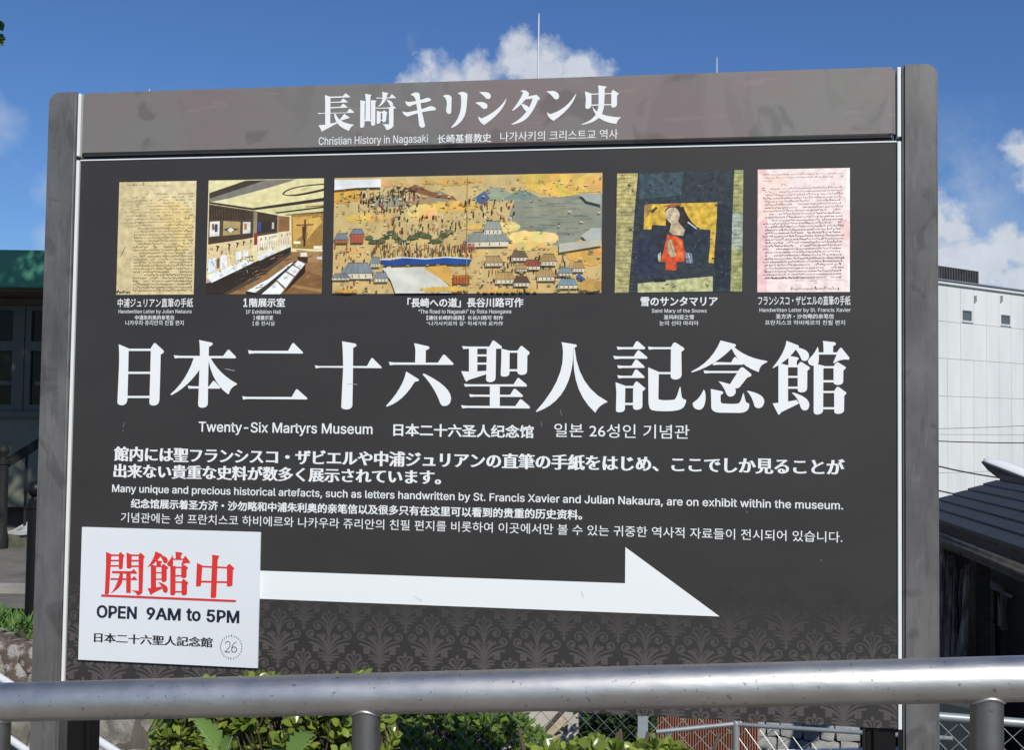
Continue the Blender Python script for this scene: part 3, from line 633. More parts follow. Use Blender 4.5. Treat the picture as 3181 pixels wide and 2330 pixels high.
# ---- power cables
def cable(pts, r, lab):
    P = []
    for i in range(len(pts) - 1):
        for k in range(8): P.append(pts[i].lerp(pts[i + 1], k / 8))
    P.append(pts[-1]); L_ = len(P)
    for i, p in enumerate(P): p.z -= 0.12 * math.sin(math.pi * i / (L_ - 1))
    b = MB(); b.tube(P, r, 6); build('power_cable', b, m_black, smooth=True, label=lab, category='cable', group='cables crossing in front of the white building')
cable([pt(2400, 1334, 20), pt(3500, 1372, 22)], 0.011, 'thick black cable crossing the white building above the other cables')
cable([pt(2400, 1326, 24), pt(3500, 1303, 24)], 0.006, 'thin pale looking cable highest on the white building, nearly level')
cable([pt(2500, 1300, 15), pt(2912, 1421, 15), pt(3240, 1502, 15)], 0.011, 'sloping black cable that runs to the curved white sheet')
cable([pt(2500, 1385, 12), pt(2912, 1490, 12), pt(3300, 1580, 12)], 0.009, 'lowest black cable, sloping down over the dark slate roof')

# ================================================================== HOUSE AT THE RIGHT, BELOW THE ROAD
E1 = pt(3181, 1712, 6.0); E0 = pt(2912, 1614, 7.8); ez = 0.5 * (E1.z + E0.z)
ed = Vector((E0.x - E1.x, E0.y - E1.y, 0)); edu = ed.normalized(); en = Vector((edu.y, -edu.x, 0))
if en.dot(RH) < 0: en = -en                       # from the eave back over the roof
def solve_verge():
    best = None
    for si in range(-20, 60):
        for ti in range(6, 60):
            s = si * 0.1; w = ti * 0.1
            for pitch in (0.36,):
                p = Vector((E0.x, E0.y, ez)) + edu * s + en * w; p.z = ez + w * pitch
                d = M.transposed() @ (p - CAM); x = CX + F_PX * d.x / d.y; y = CY - F_PX * d.z / d.y
                e = abs(x - 3105) + abs(y - 1482)
                if best is None or e < best[0]: best = (e, s, w, pitch)
    return best
ver = solve_verge(); print('verge', ver)
VS, VW, PIT = ver[1], ver[2], ver[3]
def rp(s, w, lift=0.0):   # s along the eave from E0 (towards far end positive), w up the roof in plan
    p = Vector((E0.x, E0.y, ez)) + edu * s + en * w; p.z = ez + w * PIT + lift; return p
hs = thing('slate_roof_house', 'old house with a dark blue grey roof below the road at the right', 'house', rp(-1, 1.5, -3.0))
m_slate = mat('dark_slate_sheet', (0.025, 0.029, 0.032), 0.6, col2=(0.034, 0.039, 0.043), scale=5, bump=0.15, bscale=60, spec=0.35)
ncr = 6; cw = VW / ncr
NEAR = -2.35
b = MB(); vs = []
for sq in (NEAR, VS - 0.02):
    for (w, l) in ((0.0, -0.012), (VW, -0.012), (VW, -0.04), (0.0, -0.04)): vs.append(rp(sq, w, l))
b.mesh(vs, [(0, 1, 2, 3), (4, 7, 6, 5), (0, 4, 5, 1), (1, 5, 6, 2), (2, 6, 7, 3), (3, 7, 4, 0)])
build('roof_underlay', b, m_black, hs)
for k in range(ncr):
    b = MB(); w0, w1 = k * cw, (k + 1) * cw - 0.012
    s_end = VS + 0.03 - 0.0 * k
    vs = []
    for s in (NEAR, s_end):
        for (w, l) in ((w0, 0.010), (w1, 0.002), (w1, -0.0105), (w0, -0.0105)):
            vs.append(rp(s, w, l))
    b.mesh(vs, [(0, 1, 2, 3), (4, 7, 6, 5), (0, 4, 5, 1), (1, 5, 6, 2), (2, 6, 7, 3), (3, 7, 4, 0)])
    build('roof_course', b, m_slate, hs)
b = MB(); vs = []
for s in (NEAR, VS):
    for (w, l) in ((VW, 0.04), (VW * 2 - 0.1, -VW * PIT * 1.0), (VW * 2 - 0.1, -VW * PIT - 0.05), (VW, -0.03)): vs.append(rp(s, w, 0) + Vector((0, 0, l - (PIT * (w - VW)))))
b.mesh(vs, [(0, 1, 2, 3), (4, 7, 6, 5), (0, 4, 5, 1), (1, 5, 6, 2), (2, 6, 7, 3), (3, 7, 4, 0)])
build('rear_roof_slope', b, m_slate, hs)
m_wood_d = mat('weathered_dark_wood', (0.040, 0.032, 0.024), 0.85, col2=(0.085, 0.07, 0.054), scale=14, stretch=(1, 1, 6), bump=0.4)
m_fasc = mat('grey_fascia_board', (0.09, 0.085, 0.075), 0.8, col2=(0.05, 0.048, 0.04), scale=9, bump=0.3)
def along(b, w0, w1, l0, l1, s0=NEAR, s1=None):
    s1 = VS if s1 is None else s1; vs = [rp(s, w, 0) for s in (s0, s1) for w in (w0, w1)]
    P = []
    for s in (s0, s1):
        for (w, l) in ((w0, l0), (w1, l0), (w1, l1), (w0, l1)):
            p = rp(s, 0, 0) + en * w; p.z = ez + l; P.append(p)
    b.mesh(P, [(0, 1, 2, 3), (4, 7, 6, 5), (0, 4, 5, 1), (1, 5, 6, 2), (2, 6, 7, 3), (3, 7, 4, 0)])
b = MB(); along(b, -0.01, 0.04, -0.075, -0.004); build('eave_edge', b, m_wood_d, hs)
gut = MB(); P0, P1 = rp(NEAR, -0.07), rp(VS, -0.07); prof = []
for p in (P0, P1):
    for i in range(9):
        a = math.pi + i * math.pi / 8; q = p + en * (0.055 * math.cos(a)); q.z = ez - 0.075 + 0.055 * math.sin(a); prof.append(q)
gut.mesh(prof, [(i, i + 1, 10 + i, 9 + i) for i in range(8)])
go = build('gutter', gut, m_fasc, hs, smooth=True); so_ = go.modifiers.new('wall', 'SOLIDIFY'); so_.thickness = 0.004
b = MB(); along(b, 0.045, 0.075, -0.20, -0.08); build('fascia_board', b, m_fasc, hs, bevel=0.004)
b = MB(); along(b, 0.08, 0.55, -0.19, -0.165); build('soffit', b, m_wood_d, hs)
# house wall set back beneath the eave, with a post, a sliding window and clapboards
hw = 0.62
def hp(s, w, z):
    p = rp(s, 0, 0) + en * w; return Vector((p.x, p.y, z))
def hbox(b, s0, s1, w0, w1, z0, z1):
    vs = [hp(s, w, z) for z in (z0, z1) for w in (w0, w1) for s in (s0, s1)]
    b.mesh(vs, [(0, 2, 3, 1), (4, 5, 7, 6), (0, 1, 5, 4), (2, 6, 7, 3), (0, 4, 6, 2), (1, 3, 7, 5)])
def hhit(px, py, w):
    d = ray(px, py); q = rp(0, w, 0); t = (q - CAM).dot(en) / d.dot(en); p = CAM + d * t; return (p - rp(0, 0, 0)).dot(edu), p.z
FL = ez - 3.0
s_c = hhit(3016, 1900, hw)[0]
b = MB(); hbox(b, NEAR, s_c, hw, hw + 0.08, FL, ez - 0.2); hbox(b, s_c - 0.08, s_c, hw + 0.08, 2 * VW - 1.0, FL, ez - 0.2); build('wall', b, m_wood_d, hs)
for k in range(12):
    z_ = ez - 0.35 - k * 0.22
    b = MB(); s_w = hhit(3125, 1900, hw)[0]
    P = []
    for s in (NEAR, s_w):
        for (w, z) in ((hw - 0.006, z_ + 0.22), (hw - 0.03, z_ + 0.005), (hw - 0.012, z_ + 0.0), (hw - 0.002, z_ + 0.22)): P.append(hp(s, w, z))
    b.mesh(P, [(0, 1, 2, 3), (4, 7, 6, 5), (0, 4, 5, 1), (1, 5, 6, 2), (2, 6, 7, 3), (3, 7, 4, 0)]); build('clapboard', b, m_wood_d, hs)
m_aged_w = mat('aged_white_frame', (0.33, 0.33, 0.32), 0.7, col2=(0.22, 0.22, 0.21), scale=12)
sa, zt_ = hhit(3068, 1800, hw - 0.03); sb, zb_ = hhit(3122, 1960, hw - 0.03)
f = MB(); ff = 0.04
hbox(f, sa, sa - 0.115, hw - 0.05, hw - 0.01, zb_ - 0.35, zt_); hbox(f, sb, sb + ff, hw - 0.05, hw - 0.01, zb_, zt_); hbox(f, sa - 0.115, sb + ff, hw - 0.05, hw - 0.01, zt_ - 0.05, zt_)
fo = build('window', f, m_aged_w, hs)
b = MB(); hbox(b, sa - 0.115, sb + ff, hw - 0.02, hw - 0.012, zb_, zt_ - 0.05); build('pane', b, m_glass_d, fo)
s_a, z_a = hhit(3069, 1817, hw - 0.1); s_b, z_b = hhit(3139, 1853, hw - 0.1)
b = MB(); b.tube([hp(s_a, hw - 0.1, z_a), hp(s_b, hw - 0.1, z_b)], 0.014, 8); build('curtain_pole', b, m_aged_w, hs, smooth='auto')
sp_, zp_ = hhit(3018, 1720, 0.32)
b = MB(); hbox(b, sp_, hhit(3040, 1720, 0.32)[0], 0.30, 0.40, FL, ez - 0.2); build('corner_post', b, m_wood_d, hs, bevel=0.005)
# rear yard: dark stack of poles leaning beyond the house corner, seen under the eave
lp = thing('pole_stack', 'stack of dark wooden poles leaning upright under the eave right of the sign', 'poles', pt(2950, 2300, 7.6))
rs = random.Random(5)
m_pole = mat('dark_bark', (0.07, 0.062, 0.05), 0.9, col2=(0.34, 0.31, 0.26), scale=18, stretch=(1, 1, 0.15), bump=0.5)
for k in range(17):
    px = 2900 + k * 7.2 + rs.uniform(-3, 3)
    if 2958 < px < 2978: continue
    dpt = 7.9 + rs.uniform(0, 0.8)
    top = pt(px + rs.uniform(2, 26), 1692 + (px - 2905) * 0.95 + rs.uniform(-8, 10), dpt); bot = pt(px - 6, 2180, dpt - 0.2)
    bot = top + (bot - top) * 1.35; midp = top.lerp(bot, 0.5) + Vector((rs.uniform(-.05, .05), 0, 0))
    b = MB(); b.tube([bot, midp, top], 0.034 + rs.random() * 0.02, 8, r2=0.022); build('pole', b, m_pole, lp, smooth='auto')
# shed with dark board wall behind the poles
sh = thing('board_shed', 'dark board shed behind the leaning poles', 'shed', pt(2960, 2300, 9.2))
for k in range(26):
    l0 = 3.0 + k * 0.105; zt_ = CAM.z - 1.75
    b = MB(); b.box(l0, l0 + 0.098, 9.3 + (k % 2) * 0.012, 9.33 + (k % 2) * 0.012, -2.8, zt_ - (0.16 if l0 > 4.0 else 0), T=T); build('board', b, m_wood_d, sh)
b = MB(); b.box(2.95, 5.8, 9.1, 9.29, CAM.z - 1.745, CAM.z - 1.70, T=T); build('roof_edge', b, m_wood_d, sh)
# tangle of service wires at the eave corner
tw = MB(); rs = random.Random(9)
for k in range(7):
    a = pt(2968 + k * 9, 1716 - rs.uniform(0, 12), 7.4); c = pt(3040 + rs.uniform(-8, 30), 1700 + rs.uniform(-10, 40), 7.2); mid = pt(3005 + rs.uniform(-15, 15), 1740 + rs.uniform(-25, 45), 7.3)
    P = [(1-t)**2 * a + 2*t*(1-t) * mid + t*t * c for t in [i / 10 for i in range(11)]]
    tw.tube(P, 0.009 if k % 2 else 0.006, 5)
build('service_wires', tw, m_black, smooth=True, label='tangle of black service wires under the eave corner', category='wires')
# curved white sheet over the ridge
cs = thing('curved_awning', 'curved white awning sheet with grey underside above the slate roof', 'awning', pt(3180, 1560, 9.5))
b = MB(); n_ = 14; vs = []
def lerp_(pts, x):
    for (x0, y0), (x1, y1) in zip(pts, pts[1:]):
        if x <= x1: return y0 + (y1 - y0) * (x - x0) / (x1 - x0)
    (x0, y0), (x1, y1) = pts[-2:]; return y1 + (y1 - y0) / (x1 - x0) * (x - x1)
Rear = [(3054, 1428), (3085, 1426), (3113, 1429), (3150, 1441), (3181, 1454), (3330, 1528)]; Low = [(3054, 1430), (3181, 1479), (3330, 1542)]; Und = [(3054, 1433), (3066, 1450), (3080, 1462), (3105, 1481), (3140, 1497), (3181, 1514), (3330, 1590)]
for k in range(n_ + 1):
    px = 3054 + 276 * k / n_; e_ = 9.6 - 1.2 * k / n_
    q0 = pt(px, lerp_(Low, px), e_); q1 = pt(px + 4, lerp_(Rear, px) , e_ + 1.3); vs += [q0, q0.lerp(q1, .5) + Vector((0, 0, .012)), q1]
b.mesh(vs, [(3 * k + j, 3 * k + 3 + j, 3 * k + 4 + j, 3 * k + 1 + j) for k in range(n_) for j in (0, 1)])
o = build('sheet', b, mat('white_sheet', (0.80, 0.80, 0.77), 0.6), cs, smooth=True); s_ = o.modifiers.new('thick', 'SOLIDIFY'); s_.thickness = 0.015
b = MB(); vs = []
for k in range(n_ + 1):
    px = 3054 + 276 * k / n_; e_ = 9.6 - 1.2 * k / n_
    q0 = pt(px, lerp_(Low, px) + 2, e_ - 0.01); q1 = pt(px, lerp_(Und, px) - (lerp_(Und, px) - lerp_(Low, px)) * .5, e_ + .02); q2 = pt(px, lerp_(Und, px), e_ + 0.10); vs += [q0, q1, q2]
b.mesh(vs, [(3 * k + j, 3 * k + 3 + j, 3 * k + 4 + j, 3 * k + 1 + j) for k in range(n_) for j in (0, 1)])
o = build('edge_trim', b, mat('grey_trim', (0.10, 0.10, 0.095), 0.7, col2=(0.05, 0.05, 0.05), scale=8), cs, smooth=True); s_ = o.modifiers.new('thick', 'SOLIDIFY'); s_.thickness = 0.02

# ================================================================== THE SIGN
Z = SIGN_Z
VT, VB, VG = 0.748, -0.748, 0.581        # top, bottom, gap between header and panel
m_metal_w = mat('weathered_header_metal', (0.190, 0.155, 0.150), 0.58, 0.05, col2=(0.178, 0.172, 0.158), scale=3.2, bump=0.03, detail=9, lo=0.42, hi=0.58)
m_post = mat('weathered_post_metal', (0.085, 0.083, 0.081), 0.52, 0.15, col2=(0.152, 0.148, 0.143), scale=4.0, stretch=(1.6, 1, 0.8), bump=0.03, detail=9, lo=0.36, hi=0.62)
def smudge(m, scale, thr, k, stretch=(1, 1, 1)):
    """wear: darker hand marks and water stains with a shape of their own"""
    t = m.node_tree; p = t.nodes['Principled BSDF']; src = p.inputs['Base Color'].links[0].from_socket
    co = t.nodes.new('ShaderNodeTexCoord'); mp = t.nodes.new('ShaderNodeMapping'); mp.inputs['Scale'].default_value = stretch
    t.links.new(co.outputs['Object'], mp.inputs[0])
    n = t.nodes.new('ShaderNodeTexNoise'); n.inputs['Scale'].default_value = scale; n.inputs['Detail'].default_value = 3; n.inputs['Distortion'].default_value = 0.8
    t.links.new(mp.outputs[0], n.inputs['Vector'])
    r = t.nodes.new('ShaderNodeMapRange'); r.inputs[1].default_value = thr; r.inputs[2].default_value = thr + 0.06
    r.inputs[3].default_value = 1; r.inputs[4].default_value = k; t.links.new(n.outputs[0], r.inputs[0])
    s = t.nodes.new('ShaderNodeVectorMath'); s.operation = 'SCALE'; t.links.new(src, s.inputs[0]); t.links.new(r.outputs[0], s.inputs['Scale'])
    t.links.new(s.outputs[0], p.inputs['Base Color'])
smudge(m_metal_w, 7, 0.57, 0.76); smudge(m_metal_w, 3.2, 0.56, 0.90, (2.5, 1, 0.8)); smudge(m_metal_w, 16, 0.62, 1.12, (0.4, 1, 3)); smudge(m_post, 11, 0.56, 0.86, (5, 1, 0.6)); smudge(m_post, 9, 0.57, 0.74); smudge(m_post, 14, 0.62, 1.25, (2.5, 1, 0.5))
m_face = mat('charcoal_printed_film', (0.0335, 0.0315, 0.030), 0.5, col2=(0.044, 0.041, 0.039), scale=2.2, stretch=(1, 1, 2.5), lo=0.3, hi=0.75, detail=9, spec=0.3, bump=0.01)
m_trimw = mat('white_trim', (0.74, 0.76, 0.74), 0.4)
m_ink = mat('white_print', (0.80, 0.82, 0.81), 0.45, spec=0.35)
sign = thing('museum_sign', 'large charcoal museum sign with white lettering and right pointing arrow between two metal posts', 'sign', (0, 0, 0))
b = MB(); b.box(-0.996, 0.996, 0.0, 0.045, Z + VB, Z + VG - 0.004)
panel = build('main_panel', b, m_face, sign, bevel=0.001)
b = MB(); b.box(-0.994, 0.994, -0.006, 0.047, Z + VG + 0.005, Z + VT)
header = build('header_panel', b, m_metal_w, sign, bevel=0.007, bseg=3, smooth='auto')
b = MB(); b.box(-0.99, 0.99, 0.006, 0.04, Z + VG - 0.003, Z + VG + 0.004); build('shadow_gap', b, m_black, sign)
b = MB(); b.box(-0.996, 0.996, -0.0015, -0.0002, Z + VG - 0.0075, Z + VG - 0.0045); build('gap_edge_line', b, m_trimw, sign)
for s in (-1, 1):
    for (z0_, z1_) in ((VG + 0.004, VT - 0.002), (VB - 0.0, VG - 0.006)):
        b = MB(); b.box(min(s * 0.9975, s * 1.0055), max(s * 0.9975, s * 1.0055), -0.004, 0.04, Z + z0_, Z + z1_); build('white_trim', b, m_trimw, sign, bevel=0.001)
    # post: broad metal post with a rounded top outer corner and softened long edges
    xi, xo = 1.0085, 1.0855; R_ = 0.028; ztp = Z + VT + 0.003
    arc = [(xo - R_ + R_ * math.cos(a), ztp - R_ + R_ * math.sin(a)) for a in [i * math.pi / 16 for i in range(9)]]
    pf = [(xi, -0.04)] + [(xo, -0.04)] + arc + [(xi, ztp)]
    vs = [(s * x, y, z) for y in (-0.008, 0.06) for (x, z) in pf]; n_ = len(pf)
    b = MB(); b.mesh(vs, [tuple(range(n_)), tuple(range(2 * n_ - 1, n_ - 1, -1))] + [(i, (i + 1) % n_, n_ + (i + 1) % n_, n_ + i) for i in range(n_)])
    po = build('post', b, m_post, sign, bevel=0.005, bseg=3, smooth='auto')
    b = MB(); b.box(min(s * 0.93, s * 0.995), max(s * 0.93, s * 0.995), 0.012, 0.055, -0.04, Z + VB - 0.0005)
    b.box(min(s * 0.945, s * 0.957), max(s * 0.945, s * 0.957), 0.004, 0.0118, -0.04, Z + VB - 0.0005); build('inner_leg', b, m_black, sign, bevel=0.002)
b = MB(); b.box(-0.995, 0.995, 0.046, 0.06, Z + VB, Z + VT - 0.01); build('back_sheet', b, m_post, sign)

LZ = lambda mb, name, m, par, **k: build(name, Z_up(mb), m, par, normals=False, **k)
def Z_up(mb):
    mb.v = [(x, y, z + Z) for (x, y, z) in mb.v]; return mb
HD = 0.0066      # print on the header sits on its front face
def prints(par, rows, h=0.0006):
    for r in rows:
        mb = MB(); line(mb, *r, h=h); LZ(mb, 'lettering', m_ink, par)
prints(header, [("Christian History in Nagasaki", 'inter', 992.6, 428, 451.5, 1331, 437),
    ("长崎基督教史", 'goth', 1360.6, 419.5, 446.8, 1527.4, 430), ("나가사키의 크리스트교 역사", 'kor', 1555.6, 411.5, 441, 1920, 420)], HD)
prints(panel, [
    ("中浦ジュリアン直筆の手紙", 'goth', 366, 926.8, 955, 600, 940), ("Handwritten Letter by Julian Nakaura", 'inter', 368.7, 962, 973, 595),
    ("中浦朱利奥的亲笔信", 'goth', 419.6, 979.3, 993.8, 542), ("니카우라 쥬리안의 친필 편지", 'kor', 390, 995.3, 1010.7, 571),
    ("1", 'interx', 756.7, 927.68, 952.3, 768.5), ("階展示室", 'gothb', 774.6, 926, 954, 885.7), ("1F Exhibition Hall", 'inter', 763.8, 963, 974.5, 873.3),
    ("1", 'inter', 787.0, 980.84, 993.2, 792.9), ("楼展示室", 'goth', 796.0, 980, 994, 848.6), ("1", 'inter', 784.0, 998.616, 1010.6, 789.7), ("층 전시실", 'kor', 792.7, 997.8, 1011.4, 852.7),
    ("「長崎への道」長谷川路可作", 'gothb', 1265.7, 925.7, 955, 1625.8, 938), ("“The Road to Nagasaki” by Roka Hasegawa", 'inter', 1299.7, 961.6, 973.7, 1588.3),
    ("【通往长崎的道路】长谷川路可 制作", 'goth', 1325.4, 980.3, 994, 1563.4), ("“나가사키로의 길” 하세가와 로카作", 'kor', 1325.4, 998, 1011.5, 1563),
    ("雪のサンタマリア", 'gothb', 1990, 922, 951.4, 2229.3), ("Saint Mary of the Snows", 'inter', 2024.7, 960, 971, 2195),
    ("圣玛利亚之雪", 'goth', 2062, 978, 992.2, 2156), ("눈의 산타 마리아", 'kor', 2048.4, 996.5, 1011.3, 2170),
    ("フランシスコ・ザビエルの直筆の手紙", 'goth', 2355.2, 919.5, 948.6, 2641.7), ("Handwritten Letter by St. Francis Xavier", 'inter', 2359.4, 957.4, 968.8, 2642.4),
    ("圣方济・沙勿略的亲笔信", 'goth', 2410, 975.2, 990.4, 2590.3), ("프란치스코 하비에르의 친필 편지", 'kor', 2376.5, 994.7, 1009.6, 2624.7),
    ("Twenty-Six Martyrs Museum", 'interb', 617.6, 1310.5, 1340.6, 1157.6, 1332), ("日本二十六圣人纪念馆", 'gothb', 1222, 1315, 1355, 1658, 1337),
    ("일본 26성인 기념관", 'kor', 1721.7, 1315, 1357.7, 2141.6, 1341),
    ("館内には聖フランシスコ・ザビエルや中浦ジュリアンの直筆の手紙をはじめ、ここでしか見ることが", 'min', 354.4, 1387, 1432.7, 2623.4, 1446),
    ("出来ない貴重な史料が数多く展示されています。", 'min', 352.9, 1440.5, 1484, 1370.8, 1477),
    ("Many unique and precious historical artefacts, such as letters handwritten by St. Francis Xavier and Julian Nakaura, are on exhibit within the museum.", 'interb', 348.7, 1506, 1528.4, 2619, 1566),
    ("纪念馆展示着圣方济・沙勿略和中浦朱利奥的亲笔信以及很多只有在这里可以看到的贵重的历史资料。", 'gothb', 406.8, 1549, 1579, 1808.6, 1594),
    ("기념관에는 성 프란치스코 하비에르와 나카우라 쥬리안의 친필 편지를 비롯하여 이곳에서만 볼 수 있는 귀중한 역사적 자료들이 전시되어 있습니다.", 'kor', 376, 1592, 1623, 2616.6, 1663),
])
# the big brush-style characters, drawn stroke by stroke
def frame(ox, oy, s): return lambda x, y: face(ox + x / s, oy + y / s)
A_ = frame(340, 1050, 5.64); B_ = frame(1170, 1050, 4.512); C_ = frame(1640, 1050, 4.512); D_ = frame(2120, 1050, 4.178)
G_ = frame(340, 1040, 2.089); E_ = frame(980, 260, 4.512); F_ = frame(1460, 260, 4.512); H_ = frame(180, 1600, 3.1765)
KAN = '''1350,36 1500,95 *1520,110 1505,125 1470,150 *1360,300 1175,392 *1165,392 1172,382 *1330,190
1470,125 1505,125 *1645,155 1643,235 *1635,298 1585,298 *1550,298 1540,270 *1520,210 1470,150
1375,240 1400,235 1490,250 *1515,262 1505,275 1485,295 1482,360 1375,360
1245,340 1285,333 1370,355 1370,840 1245,850
r1368,352,1500,381
1495,355 1520,320 *1535,305 1550,315 1650,378 *1660,390 1645,405 1620,428 1618,650 *1615,705 1540,707 *1495,705 1495,665
r1368,492,1497,518
r1368,632,1497,659
1170,850 1245,842 1370,825 1480,805 1515,850 1280,965 1262,990 *1252,1002 1240,990
1420,715 *1425,705 1450,712 *1640,770 1647,865 *1640,942 1585,942 *1545,940 1530,890 *1500,780
1822,38 1975,55 *1998,70 1985,90 1955,105 1953,190 1830,190 *1832,100
1752,115 *1772,130 1770,280 *1765,350 1740,360 *1630,370 1628,300 *1632,280 1690,220 *1730,170
r1768,187,2005,215
2005,187 2040,135 *2055,118 2070,135 2165,255 *2170,285 2140,282 *2050,270 1968,328 *1950,325 1960,310 2005,205
1703,350 1745,340 1840,362 1828,400 1825,940 *1815,992 1745,995 *1700,990 1702,950
r1825,366,1962,394
r1825,548,1960,577
1960,365 1990,325 *2008,308 2025,320 2115,375 *2125,388 2112,400 2087,425 2085,570 *2075,610 2010,611 *1958,608 1960,570
r1825,688,1970,715
r1825,899,1968,927
1968,688 1995,645 *2012,625 2030,638 2120,705 *2130,718 2122,728 2098,750 2096,945 *2080,986 2010,987 *1965,984 1968,940'''
BIG = [('日', A_, '''165,110 345,185 338,215 330,620 318,1050 *318,1180 215,1180 *140,1175 142,1120 165,600 *180,300
722,185 775,100 *797,78 820,100 945,215 *965,240 945,262 900,292 890,700 878,1080 *870,1185 770,1185 *700,1180 702,1130 715,700 727,225
r330,188,728,227
r322,592,720,630
r312,1015,712,1053'''),
 ('本', A_, '''1128,303 1240,312 1992,316 2065,220 *2088,190 2110,218 2210,320 *2232,355 2195,356 1210,350 1148,358
1573,35 1790,80 *1820,95 1808,115 *1790,135 1745,155 1740,350 1730,800 1726,1140 *1722,1225 1620,1223 *1550,1220 1556,1150 1570,800 1585,350 *1590,150
1480,350 *1350,750 1072,985 *1080,1005 1100,998 *1380,850 1585,550 1600,350
1740,345 1770,345 *1930,640 2235,800 *2240,812 2232,818 *2120,865 2095,978 *2085,990 2072,980 *1830,810 1740,420
1373,836 1460,846 1745,850 1810,762 *1828,738 1848,762 1940,862 *1950,885 1928,888 1450,886 1392,890'''),
 ('二', G_, '''900,100 930,104 1160,104 1183,62 *1193,45 1203,60 1255,112 *1260,122 1250,122 940,120 906,124
862,399 890,403 1183,404 1207,362 *1217,346 1227,360 1283,410 *1287,420 1278,420 895,417 868,421'''),
 ('十', G_, '''1333,198 1360,203 1672,203 1695,160 *1705,143 1715,158 1765,208 *1770,217 1760,217 1370,213 1340,218
1510,42 1590,56 *1608,62 1602,74 1582,85 1580,300 1577,460 *1570,486 1535,485 *1500,482 1505,460 1517,220 *1516,100'''),
 ('六', B_, '''525,72 720,115 *750,130 735,150 *725,160 690,172 688,350 540,350 545,180 *540,120
170,335 240,343 860,346 925,245 *942,225 962,240 1075,355 *1085,375 1065,377 250,375 188,382
415,470 585,575 *605,595 580,605 535,615 *370,890 150,962 *130,965 137,948 *370,700
645,510 *655,495 680,505 *1040,680 1045,850 *1035,955 945,955 *905,955 885,895 *810,690'''),
 ('聖', B_, '''1198,112 1270,120 1580,120 1622,45 *1638,25 1655,42 1755,120 1755,150 1275,150 1215,156
1545,130 1675,130 1668,560 *1660,618 1590,620 *1530,618 1535,570 1543,300
r1295,140,1412,480
r1405,230,1548,258
r1405,345,1548,373
1185,465 1295,472 1410,468 1540,460 1540,508 1280,592 *1275,612 1262,610 *1250,608 1240,590
1750,150 1865,178 1862,490 *1862,540 1795,542 *1738,545 1740,510 1748,300
r1860,178,1977,207
r1860,438,1977,467
1975,178 2015,120 *2030,105 2048,118 2140,195 *2150,210 2135,230 2113,250 2110,460 *2105,518 2035,518 *1970,515 1973,470
1225,642 1300,650 1920,650 1972,570 *1988,550 2005,570 2100,650 *2115,680 2095,682 1320,678 1240,684
1297,787 1370,795 1872,797 1920,720 *1938,705 1955,720 2045,800 *2058,828 2040,828 1380,823 1313,829
1183,943 1260,951 1945,955 2005,868 *2022,852 2040,868 2145,958 *2155,988 2140,989 1270,981 1203,987
r1588,660,1727,965'''),
 ('人', C_, '''470,58 670,90 *690,100 684,115 *675,130 637,140 *640,420 560,620 *440,930 120,1038 *110,1035 115,1025 *500,600 492,220 *490,110
640,140 655,140 *700,680 1110,888 *1118,895 1108,902 *990,945 948,1045 *942,1050 935,1040 *640,770 639,300'''),
 ('記', C_, '''1243,120 1310,128 1470,128 1512,55 *1530,38 1548,52 1638,130 *1650,155 1630,158 1320,158 1260,165
1195,250 1260,257 1485,258 1532,182 *1548,165 1565,178 1670,265 *1682,290 1662,291 1300,290 1215,297
1250,382 1320,390 1452,390 1500,312 *1516,296 1535,308 1630,395 *1642,418 1622,420 1340,420 1268,427
1252,522 1320,530 1458,530 1500,450 *1516,434 1535,448 1630,538 *1642,560 1622,561 1340,560 1270,568
1228,620 1365,670 1360,990 *1355,1042 1285,1042 *1232,1042 1234,1010 1240,760
r1357,672,1477,703
r1357,910,1475,941
1475,672 1505,620 *1520,603 1538,615 1640,700 *1650,712 1640,722 1606,748 1604,960 *1590,1008 1520,1008 *1470,1005 1472,960
1680,120 1750,128 2007,128 2007,157 1760,157 1697,165
2005,128 2035,75 *2055,55 2080,70 2180,135 *2200,155 2182,172 2150,195 2155,520 *2140,582 2065,583 *1998,580 2000,525
r1827,478,2005,508
1685,412 1835,475 1828,850 *1830,875 1940,873 *2040,870 2058,862 *2090,830 2125,695 *2135,675 2140,700 *2150,820 2165,845 *2190,860 2215,868 *2225,890 2190,960 *2150,1025 1960,1027 *1750,1030 1720,1000 *1690,970 1690,880'''),
 ('念', D_, '''495,32 685,80 *700,95 690,108 *675,120 640,135 *420,360 125,448 *110,445 120,432 *380,310
640,125 670,118 *830,260 1095,298 *1105,308 1098,315 *1000,350 992,435 *985,445 975,438 *730,350 640,140
425,312 632,318 665,258 *682,240 700,255 785,330 *795,345 780,347 460,347 400,354 *395,345 390,338
272,420 350,428 725,428 725,455 370,455 288,460
722,428 755,388 *775,372 800,390 890,465 *900,485 885,498 840,515 740,640 *720,655 690,655 680,650 *600,600 620,595 710,455
468,565 *480,560 615,600 680,650 *695,680 692,700 *680,760 615,762 *585,760 565,715 *530,620
275,670 *305,690 300,800 *285,930 215,933 *135,925 132,850 *135,840 190,800 *240,750
368,662 505,690 *535,700 528,715 *520,730 495,740 495,815 *495,850 530,852 640,857 *710,855 728,850 *760,830 785,720 *793,712 800,735 *810,800 828,838 *870,845 867,870 *865,970 740,973 480,970 *375,965 373,890 372,780
835,690 *840,683 870,690 *1060,730 1062,825 *1050,910 985,912 *940,910 930,870 *900,750'''),
 ('館', D_, KAN)]
for ch, fr_, dat in BIG:
    mb = MB(); strokes(mb, dat, fr_, 0.0006); LZ(mb, 'title_character', m_ink, panel)
